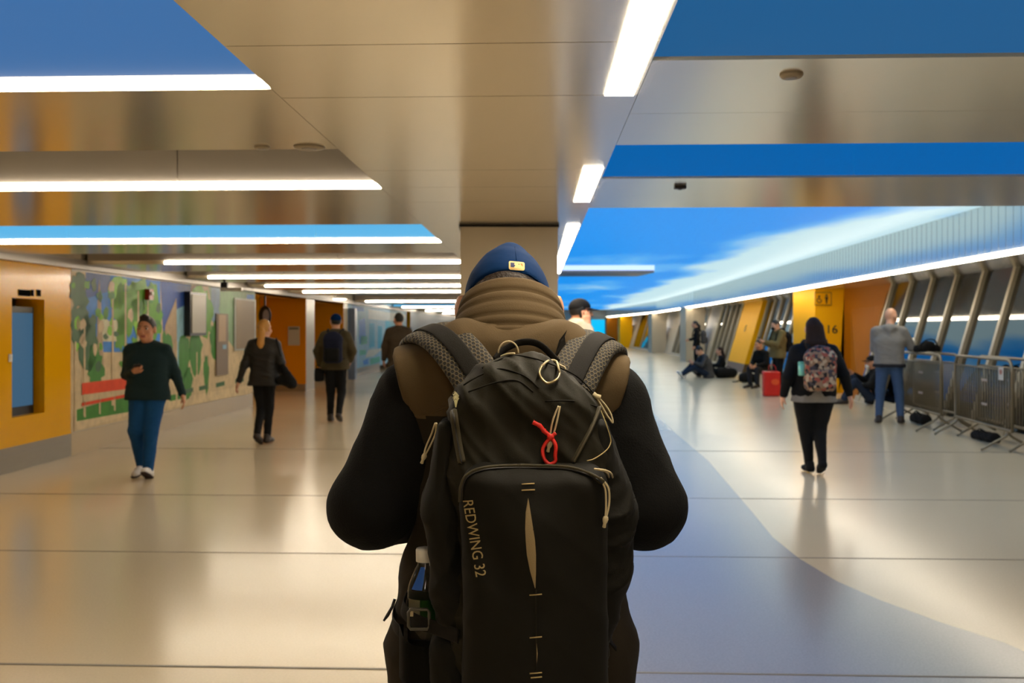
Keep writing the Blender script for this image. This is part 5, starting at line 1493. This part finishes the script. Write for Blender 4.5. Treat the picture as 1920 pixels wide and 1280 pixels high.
# towers
mural_poly([(182, 560), (185, 524), (188, 560), (190, 600), (194, 690), (180, 690)], STONE2, 3)
mural_poly([(309, 610), (330, 558), (331, 680), (303, 672)], STONE2, 3)
mural_poly([(356, 690), (372, 672), (392, 690), (398, 735), (345, 745)], STONE, 3)
def blob(cx, cy, rx, ry, m, lvl, n=22, jag=.22):
    pts = []
    for k in range(n):
        a = 2 * math.pi * k / n; r = 1 + rg.uniform(-jag, jag)
        pts.append((cx + rx * math.cos(a) * r, max(cy + ry * math.sin(a) * r, top(cx) - 2 + 3)))
    mural_poly(pts, m, lvl)
for b in ((146, 545, 15, 36, GRND), (150, 610, 17, 42, GRND), (165, 640, 18, 50, GRND), (178, 690, 15, 40, GRNB), (222, 548, 20, 30, GRNL), (236, 580, 24, 52, GRN), (262, 560, 22, 38, GRN), (284, 590, 18, 55, GRN), (270, 620, 14, 36, GRND), (228, 620, 10, 34, GRN), (312, 660, 12, 40, GRNB), (344, 670, 11, 48, GRNB), (366, 660, 12, 42, GRNB), (372, 550, 12, 18, GRNL), (386, 590, 12, 40, GRN), (402, 640, 9, 36, GRNB), (424, 580, 14, 40, mcol('sage', (134, 160, 132))), (352, 720, 8, 30, GRNB), (386, 700, 5, 34, GRNB)):
    blob(*b, 4)
for _ in range(60):
    x = rg.uniform(136, 300); y = rg.uniform(530, 690)
    blob(x, y, rg.uniform(3, 8), rg.uniform(5, 14), rg.choice((GRN, GRND, GRNL, STONE, GRNB)), 5, 9, .35)
# pale trunks
for x, ya, yb, w in ((140, 640, 806, 2.4), (157, 600, 780, 2.0), (210, 560, 760, 2.2), (234, 530, 690, 2.0), (258, 545, 660, 2.0), (276, 560, 680, 1.6), (330, 640, 758, 1.6), (368, 660, 750, 1.6), (392, 650, 740, 1.5)):
    mural_poly([(x - w, yb), (x - w * .6, ya), (x + w * .6, ya), (x + w, yb)], STONE, 6)
# lawn and red bench
mural_poly([(140, 790), (142, 768), (240, 738), (240, 772)], GRNB, 5); mural_poly([(310, 742), (345, 736), (345, 746), (318, 752)], GRNB, 5); mural_poly([(136, 808), (140, 790), (240, 764), (470, 720), (470, 738), (240, 778)], PATH, 4)
mural_poly([(152, 718), (236, 708), (236, 729), (152, 740)], REDB, 7); mural_poly([(152, 755), (238, 738), (238, 744), (152, 761)], REDB, 7)
for x in (156, 184, 212):
    mural_poly([(x, 738), (x + 3, 738), (x + 3, 782 - (x - 156) * .22), (x, 782 - (x - 156) * .22)], STONE, 7)
for x in (345, 372, 404, 440):
    mural_poly([(x, 730 - (x - 345) * .2), (x + 16, 726 - (x - 345) * .2), (x + 16, 734 - (x - 345) * .2), (x, 738 - (x - 345) * .2)], GRND, 6)
mo = mu.build('painted_face', mats_, mural, clean=False)
# second mural, blue, farther along
mu = MB(); mats_ = []
mural2 = empty('wall_mural', (0, 0, 0), 'pale blue mural on the far left wall beyond the gate openings', 'mural')
AQ = mcol('aqua', (40, 160, 196)); PB = mcol('powder blue', (150, 190, 224)); PW = mcol('pale white', (206, 214, 216)); SB = mcol('sea blue', (60, 130, 210)); SG = mcol('sea green', (92, 170, 160))
mural_poly([(652, 566), (762, 584), (762, 668), (652, 706)], PB, 0)
for pts, m in (([(660, 572), (682, 576), (682, 584), (660, 582)], SB), ([(672, 600), (684, 596), (686, 640), (674, 646)], SB), ([(692, 606), (702, 606), (702, 650), (692, 652)], AQ), ([(708, 610), (716, 612), (716, 652), (708, 654)], AQ), ([(722, 600), (742, 602), (738, 640), (722, 640)], AQ), ([(676, 630), (688, 630), (688, 644), (676, 646)], SG), ([(674, 656), (686, 656), (686, 664), (674, 666)], SG), ([(694, 672), (712, 668), (712, 678), (694, 684)], SG), ([(680, 676), (690, 672), (690, 682), (682, 684)], SB), ([(690, 580), (760, 590), (756, 604), (690, 598)], PW), ([(690, 656), (720, 652), (700, 668), (684, 670)], PW)):
    mural_poly(pts, m, 2)
mu.build('painted_face', mats_, mural2, clean=False)
gp = MB(); d_ = 31.0; gp.box((LW(d_) + .10, d_, 1.1), (.20, .45, 2.2), .024); o = gp.build('wall_pilaster', mat('blue grey pilaster', (120, 134, 160), rough=.4)); structure(o)

def wall_box(name, px0, px1, py0, py1, th, m, parent=None, off=0.012):
    a, b = LP(px0, py0, off), LP(px1, py0, off)
    za = EYE + (HORIZON - py0) / FPX * ((a.y + b.y) / 2); zb = EYE + (HORIZON - py1) / FPX * ((a.y + b.y) / 2)
    mb = MB(); lo = [(a.x, a.y, zb), (a.x + th, a.y, zb), (b.x + th, b.y, zb), (b.x, b.y, zb)]
    mb.hexa(lo, [(x, y, za) for x, y, z in lo]); return mb.build(name, m, parent)
# framed notice board hung out from the mural
nb = empty('notice_board', (0, 0, 0), 'framed whitish notice board hanging on the left wall mural', 'board')
wall_box('frame', 344, 375, 548, 629, .10, M_BLACK, nb); wall_box('sheet', 346.5, 372.5, 553, 624, .012, mat('frosted sheet', (170, 162, 142), rough=.4), nb, off=.112)
fa_ = empty('fire_alarm', (0, 0, 0), 'small red fire alarm box high on the left wall mural', 'alarm')
wall_box('alarm_box', 270, 278, 542, 562, .07, mat('alarm red', (150, 28, 18), rough=.4), fa_); wall_box('strobe_lens', 272, 276, 547, 553, .02, M_WHITE, fa_, off=.082)
dp = empty('door_panel', (0, 0, 0), 'tall brownish door panel beneath the left wall mural, right of the notice board', 'panel')
wall_box('panel_body', 403, 425, 588, 703, .02, mat('brown panel', (124, 104, 84), rough=.5), dp); wall_box('upper_inset', 406, 420, 590, 640, .004, mat('tan inset', (178, 148, 112), rough=.5), dp, off=.034); wall_box('blue_sign', 414, 421, 646, 654, .004, mat('pale blue plate', (130, 170, 196), rough=.5), dp, off=.034)
sh = empty('shutter_panel', (0, 0, 0), 'plain brown shutter panel high on the wall beside the blond woman', 'shutter')
wall_box('shutter_frame', 437, 477, 560, 656, .02, mat('pale frame', (180, 184, 176), rough=.5), sh); wall_box('shutter_face', 439.5, 474, 563, 653, .004, mat('brown shutter', (128, 104, 66), rough=.5, noise=.05, nscale=3), sh, off=.034)
# display standing in the yellow niche
kd = empty('wall_display', (LW(n0) - .33, n0, nz0), 'tall blue display screen in the niche of the yellow wall, far left', 'screen')
def niche_box(name, d0, d1, z0, z1, o0, o1, m):
    mb = MB(); lo = [(LW(d0) + o0, d0, z0), (LW(d0) + o1, d0, z0), (LW(d1) + o1, d1, z0), (LW(d1) + o0, d1, z0)]
    lo = [(x - kd.location.x, y - kd.location.y, z - kd.location.z) for x, y, z in lo]
    mb.hexa(lo, [(x, y, z + z1 - z0) for x, y, z in lo]); return mb.build(name, m, kd)
nbk = MB(); lo = [(LW(n0) - .36, n0, nz0), (LW(n0) - .335, n0, nz0), (LW(n1) - .335, n1, nz0), (LW(n1) - .36, n1, nz0)]; nbk.hexa(lo, [(x, y, nz1) for x, y, z in lo]); structure(nbk.build('wall_left_niche_back', M_BLACK))
niche_box('display_case', n0 + .01, n1 - .05, nz0, nz1 - .09, -.33, -.10, M_BLACK); niche_box('glass', n0 + .06, n1 - .09, nz0 + .10, nz1 - .16, -.098, -.090, S_PANEL)
niche_box('display_header', n0 + .05, n1 - .08, nz1 - .155, nz1 - .095, -.098, -.088, mat('grey header', (70, 66, 54), rough=.5))
# black lettering over the niche (too soft in the photograph to read) and a small white switch
for a, b in ((33, 55), (56.5, 62), (67, 75)):
    tag(wall_box('wall_lettering', a, b, 543, 555, .003, M_MATTE, None, off=.009), {33: 'wide black lettering over the niche in the yellow wall', 56.5: 'narrow black character between two other marks over the yellow niche', 67: 'black arrow like mark, last of the lettering over the yellow niche'}[a], 'lettering', 'black lettering over the niche')
sw_ = empty('wall_switch', (0, 0, 0), 'small white switch plate left of the display niche on the yellow wall', 'switch')
wall_box('switch_plate', 14.5, 20.5, 664, 678, .008, M_WHITE, sw_, off=.008); wall_box('rocker', 16.5, 18.5, 668, 674, .004, M_WHITE, sw_, off=.017)
# paper notice on the amber cheek of the near gate opening
d_ = 25.06; a, b = at(540, 612, d_), at(562, 647, d_)
pn = MB(); pn.box(((a.x + b.x) / 2, d_, (a.z + b.z) / 2), (b.x - a.x, .008, a.z - b.z)); pnr = empty('paper_notice', (0, 0, 0), 'white paper notice on the orange wall beside the blond woman', 'notice'); pn.build('sheet', mat('paper', (206, 200, 186), rough=.7), pnr)
pn = MB(); pn.box(((a.x + b.x) / 2, d_ - .006, a.z - .05), (b.x - a.x - .06, .004, .05)); pn.build('header_band', mat('grey print', (120, 112, 96), rough=.7), pnr)
# oval sign boards hanging in the gate opening, black and white
for px, py, lb in ((497, 592, 'round black clock like sign above the blond woman in the gate opening'),):
    e = empty('round_sign', at(px, py, 22.2), lb, 'sign'); mb = MB(); mb.lathe([(0, -.03), (.17, -.03), (.18, 0), (.17, .03), (0, .03)], (0, 0, 0), 24, rot=Matrix.Rotation(PI / 2, 3, 'X') , sx=.8, sy=1.3); mb.build('sign_rim', M_BLACK, e)
    mb = MB(); mb.lathe([(0, -.004), (.12, -.004), (.12, .004), (0, .004)], (0.03, -.036, 0), 24, rot=Matrix.Rotation(PI / 2, 3, 'X'), sx=.6, sy=1.2); mb.build('sign_face', mat('sign face', (150, 150, 170), rough=.4), e)
    mb = MB(); mb.box((0, 0, (2.42 - e.location.z) / 2 + .1), (.03, .03, 2.42 - e.location.z - .2)); mb.build('hanger', M_BLACK, e)
# ceiling fittings
def disc(label, px, py, r, m=M_WHITE, th=.02, name='smoke_detector', cat='detector', z=ZB, rim=True):
    D = (z - EYE) * FPX / (HORIZON - py); c = at(px, py, D)
    e = empty(name, (c.x, c.y, z), label, cat)
    mb = MB(); mb.lathe([(0, -th), (r * .8, -th), (r * .97, -th * .5), (r, 0), (0, 0)], (0, 0, 0), 28); mb.build('housing', m, e, smooth=True)
    if rim:
        mb = MB(); mb.lathe([(0, -th - .003), (r * .45, -th - .003), (r * .5, -th), (0, -th)], (0, 0, 0), 20); mb.build('grille', M_FASC, e)
M_DISC = mat('beige fitting', (160, 146, 120), rough=.5)
disc('small round ceiling fitting left of the wider one on the left beam', 491, 275, .038, M_DISC, th=.010)
disc('wider round ceiling fitting near the spine on the left beam', 580, 275, .070, M_DISC, th=.010)
disc('round ceiling fitting on the nearest right beam, under the dark blue screen', 1484, 139, .037, M_DISC, th=.012)
c = at(1282, 342, 5.5); e = empty('ceiling_sensor', (c.x, 5.62, ZB), 'tiny black sensor on the second right ceiling beam', 'sensor')
mb = MB(); mb.box((0, 0, -.009), (.065, .05, .018), bevel=.004); mb.build('housing', M_BLACK, e); mb = MB(); mb.lathe([(0, -.024), (.012, -.022), (.014, -.018), (0, -.018)], (0, 0, 0), 12); mb.build('lens', M_BLACK, e)
D = .8 * FPX / (HORIZON - 560); c = at(637, 560, D); e = empty('downlight', (c.x, c.y, ZB), 'round bright downlight near the far end of the left ceiling', 'light')
mb = MB(); mb.lathe([(0, -.03), (.16, -.03), (.19, 0), (0, 0)], (0, 0, 0), 24); mb.build('diffuser', emit('downlight diffuser', STRIP_COLOR, 6.0), e)
D = 16.7; c = at(421, 538, D); e = empty('emergency_light', (c.x, c.y, c.z), 'black headed emergency light high above the left wall shutter', 'light')
mb = MB(); mb.box((0, 0, .03), (.12, .10, .10), bevel=.02); mb.build('lamp_head', M_BLACK, e); mb = MB(); mb.box((.12, 0, -.04), (.36, .12, .06), bevel=.01); mb.build('lamp_body', M_WHITE, e); mb = MB(); mb.box((0, 0, (ZB - c.z) / 2 + .02), (.04, .04, ZB - c.z - .04)); mb.build('bracket', M_BLACK, e)

# ------------------------------------------------------------------ signs on the yellow blocks
e = empty('gate_number', (0, 0, 0), 'number 16 in black figures on the big yellow block behind the dark haired woman', 'sign')
yb_ = 24.45
c = at(1559, 618, yb_)
tm = text_mesh('16', .29, .004)
for v in tm.vertices: v.co = Vector((c.x + v.co.x, 24.5 - .1 * (c.x + v.co.x - P1.x) / (P2.x - P1.x) - .010 - v.co.z, c.z + v.co.y))
link('figures', tm, mat('black vinyl', (24, 20, 14), rough=.5), e)
e = empty('gate_number', (0, 0, 0), 'small dark gate number on the slanting yellow wall beyond the khaki jacket man', 'sign')
tm = text_mesh('15', .34, .004); d_ = 37.3
for v in tm.vertices:
    z = 1.56 + v.co.y; v.co = Vector((RB(d_ - v.co.x) + LEAN * z - .20 - .015 - v.co.z, d_ - v.co.x, z))
link('figures', tm, mat('black vinyl', (24, 20, 14)), e)
e = empty('restroom_sign', (0, 0, 0), 'restroom pictograms in a thin square frame high on the big yellow block', 'sign')
c = at(1543, 560, yb_); W = .40
mb = MB(); mb.tube([(c.x + sx * W / 2, yb_ - .012, c.z + sz * .155) for sx, sz in ((-1, -1), (1, -1), (1, 1), (-1, 1))], .012, 6, closed=True); mb.build('frame', mat('brown outline', (120, 82, 8), rough=.5), e)
M_PIC = mat('brown print', (64, 44, 10), rough=.5)
mb = MB(); mb.lathe([(0, -.004), (.026, -.004), (.026, .004), (0, .004)], (c.x + .085, yb_ - .012, c.z + .085), 14, rot=Matrix.Rotation(PI / 2, 3, 'X')); mb.prism([(c.x + .045, yb_ - .016, c.z + .05), (c.x + .125, yb_ - .016, c.z + .05), (c.x + .110, yb_ - .016, c.z - .03), (c.x + .098, yb_ - .016, c.z - .12), (c.x + .072, yb_ - .016, c.z - .12), (c.x + .060, yb_ - .016, c.z - .03)], (0, .008, 0)); mb.build('standing_figure', M_PIC, e)
mb = MB(); mb.lathe([(0, -.004), (.022, -.004), (.022, .004), (0, .004)], (c.x - .095, yb_ - .012, c.z + .06), 14, rot=Matrix.Rotation(PI / 2, 3, 'X')); mb.tube([(c.x - .095 + .055 * math.cos(a), yb_ - .012, c.z - .04 + .055 * math.sin(a)) for a in (math.radians(80 + 290 * k / 16) for k in range(17))], .010, 6); mb.tube([(c.x - .095, yb_ - .012, c.z + .04), (c.x - .09, yb_ - .012, c.z - .01), (c.x - .05, yb_ - .012, c.z - .015)], .010, 6); mb.build('wheelchair_figure', mat('brown print', (64, 44, 10)), e)

# ------------------------------------------------------------------ crowd barriers
M_GALV = mat('galvanised steel', (128, 118, 98), rough=.45, metal=.75, noise=.10, nscale=12)
def make_barrier():
    """one steel barrier 2.2 m long standing along +y, origin under its middle"""
    e = empty('crowd_barrier', (0, 0, 0))
    L, H, zb = 2.2, 1.18, .27; r = .021
    mb = MB(); y0, y1 = -L / 2, L / 2; R_ = .16
    loop = [(0, y0, zb), (0, y1, zb)]
    up = [(0, y1, H - R_)] + [(0, y1 - R_ + R_ * math.cos(a), H - R_ + R_ * math.sin(a)) for a in (math.radians(15 * k) for k in range(1, 7))]
    dn = [(0, y0 + R_ - R_ * math.sin(a), H - R_ + R_ * math.cos(a)) for a in (math.radians(15 * k) for k in range(0, 6))] + [(0, y0, H - R_)]
    mb.tube(loop + up + dn, r, 10, closed=True); mb.build('frame', M_GALV, e, smooth=True)
    mb = MB(); mb.tube([(0, y0 + .02, H - .13), (0, y1 - .02, H - .13)], .012, 8); mb.build('upper_rail', M_GALV, e, smooth=True)
    n = 22
    for k in range(n):
        y = y0 + (k + 1) * L / (n + 1)
        b = MB(); b.tube([(0, y, zb), (0, y, H - .13)], .0115, 6); b.build('upright_bar', M_GALV, e, smooth=True)
    for y in (y0 + .12, y1 - .12):
        b = MB(); b.tube(spline([(-.34, y, .012), (-.20, y, .10), (-.03, y, .20), (0, y, zb), (.03, y, .20), (.20, y, .10), (.34, y, .012)], 4), .017, 8); b.build('foot', M_GALV, e, smooth=True)
    for z in (.55, .88):
        b = MB(); b.box((-.016, y0 + .95, z), (.006, .22, .035)); b.build('name_plate', mat('dull plate', (166, 152, 142), rough=.4, metal=.4), e)
    return e
B0 = make_barrier()
def place_barrier(o, off0, d0, off1, d1, label):
    a = Vector((off0 + .0616 * d0, d0, 0)); b = Vector((off1 + .0616 * d1, d1, 0)); m = (a + b) / 2; v = (b - a).normalized()
    o.location = m; o.rotation_euler = (0, 0, math.atan2(v.y, v.x) - PI / 2); o.scale = (1, (b - a).length / 2.2, 1)
    return tag(o, label, 'barrier', 'metal crowd barriers')
place_barrier(B0, 5.62, 12.75, 5.74, 14.95, 'metal crowd barrier with a white sticker, nearest in the front row')
place_barrier(copy_tree(B0), 5.60, 15.15, 5.66, 17.3, 'metal crowd barrier directly beside the bald man, farther of the front row')
place_barrier(copy_tree(B0), 5.92, 12.6, 6.00, 14.75, 'nearer metal crowd barrier of the rear row by the windows')
place_barrier(copy_tree(B0), 5.92, 15.3, 5.98, 17.5, 'farther metal crowd barrier of the rear row, under the resting black bag')
st_ = MB(); st_.box((0, 0, 0), (.004, .13, .17)); sk = empty('sticker', (5.62 + .0616 * 13.0 - .026, 13.02, 1.0), 'white square sticker on the nearest crowd barrier', 'sticker'); st_.build('sheet', mat('paper', (206, 200, 186)), sk)
st_ = MB(); st_.lathe([(0, -.003), (.035, -.003), (.035, .003), (0, .003)], (-.003, 0, .02), 16, rot=Matrix.Rotation(PI / 2, 3, 'Y')); st_.build('printed_seal', mat('reddish print', (170, 110, 90), rough=.6), sk)

# ------------------------------------------------------------------ bags
def soft_bag(label, c, parts, m, name='bag', cat='bag', strap=None, folds=.012, rz=0.0, h=.014):
    e = empty(name, c, label, cat); e.rotation_euler = (0, 0, rz)
    S = SDF()
    for p in parts: S.rc(p[0], p[1], p[2], p[3], .05)
    S.cut((0, 0, -1), (0, 0, .002)); S.build('bag_body', m, e, h=h, folds=folds, fscale=9, seed=3)
    if strap:
        mb = MB(); mb.tube(spline(strap, 6), .013, 8, flat=.6); mb.build('carry_strap', m, e, smooth=True)
    return e
M_BAGB = cloth('black bag cloth', (16, 15, 14))
g = at(1402, 716, 29.0)
soft_bag('domed black bag on the floor left of the red bag', (g.x, g.y, 0), [((-.12, 0, .14), (.18, 0, .12), .16, .14), ((0, 0, .2), (.02, 0, .22), .14, .12), ((.2, 0, .06), (.36, 0, .05), .08, .06)], M_BAGB, 'duffel_bag', strap=[(-.2, 0, .10), (-.36, -.05, .035), (-.46, -.08, .03), (-.36, -.1, .03), (-.18, -.08, .05)])
g = at(1362, 704, 31.6)
soft_bag('long black duffel bag on the floor beside the seated woman with long hair', (g.x, g.y, 0), [((-.22, 0, .17), (.20, 0, .16), .18, .16)], M_BAGB, 'duffel_bag', strap=[(-.2, -.1, .24), (-.05, -.16, .36), (.05, -.16, .36), (.2, -.1, .24)], rz=.1)
g = at(1855, 0, 14.0)
soft_bag('black bag lying on the floor behind the nearest crowd barrier', (5.78 + .0616 * 14.0 + .03, 14.05, 0), [((0, -.30, .07), (0, .26, .06), .085, .08)], M_BAGB, 'duffel_bag', strap=[(-.04, -.15, .13), (-.07, 0, .17), (-.04, .15, .13)], h=.010)
soft_bag('black bag on the floor behind the crowd barrier next to the bald man', (5.80 + .0616 * 16.5, 16.6, 0), [((0, -.22, .08), (0, .22, .08), .10, .10)], M_BAGB, 'duffel_bag', strap=[(-.05, -.15, .16), (-.08, 0, .21), (-.05, .15, .16)], h=.012)
# black bag resting on the rails and a crumpled white paper in the bald man's hand
g = at(1738, 648, 16.4); xr_ = 5.80 + .0616 * 16.3
soft_bag('black bag resting on top of the two crowd barriers beside the bald man', (xr_, 16.35, 1.197), [((-.16, -.05, .05), (.18, .05, .05), .08, .08), ((0, 0, .10), (.06, 0, .10), .10, .09)], M_BAGB, 'handbag', strap=[(-.14, -.08, .10), (-.05, -.12, .20), (.08, -.12, .20), (.16, -.06, .10)], h=.011)
wp = SDF(); wp.el((0, 0, .055), (.085, .07, .055), .02); wp.el((.03, .02, .09), (.05, .05, .04), .03)
e = empty('paper_bag', p_ba.matrix_basis @ Vector((.345, .40, 1.205)), 'crumpled white paper bag held by the bald man over the barrier', 'bag'); wp.build('bag_body', M_WHITE, e, h=.009, folds=.012, fscale=24); mb = MB(); mb.tube([(-.03, 0, .10), (.0, .0, .125), (.04, .02, .115)], .012, 7); mb.build('twisted_neck', M_WHITE, e, smooth=True)
# red shopping bag
g = at(1446, 741, 23.2)
rb = empty('shopping_bag', (g.x, g.y, 0), 'bright red shopping bag standing on the floor beside the woman with the floral backpack', 'bag', rz=.05)
S = SDF(); S.bx((0, 0, .30), (.20, .11, .30), .04, .02); S.cut((0, -.1, 1), (0, 0, .585)); S.build('bag_body', mat('red shopping bag', (206, 26, 14), rough=.45, noise=.1, nscale=6), rb, h=.012, folds=.012, fscale=8)
mb = MB(); mb.tube(spline([(-.09, -.09, .58), (-.07, -.06, .70), (.0, -.03, .74), (.07, -.06, .70), (.09, -.09, .58)], 6), .008, 7); mb.build('bag_handle', mat('red cord', (170, 20, 12)), rb, smooth=True)
mb = MB(); mb.lathe([(0, -.003), (.085, -.003), (.085, .003), (0, .003)], (.06, -.118, .34), 20, rot=Matrix.Rotation(PI / 2, 3, 'X'), sx=1.1, sy=.8); mb.build('printed_spot', mat('orange print', (226, 84, 34), rough=.5), rb)
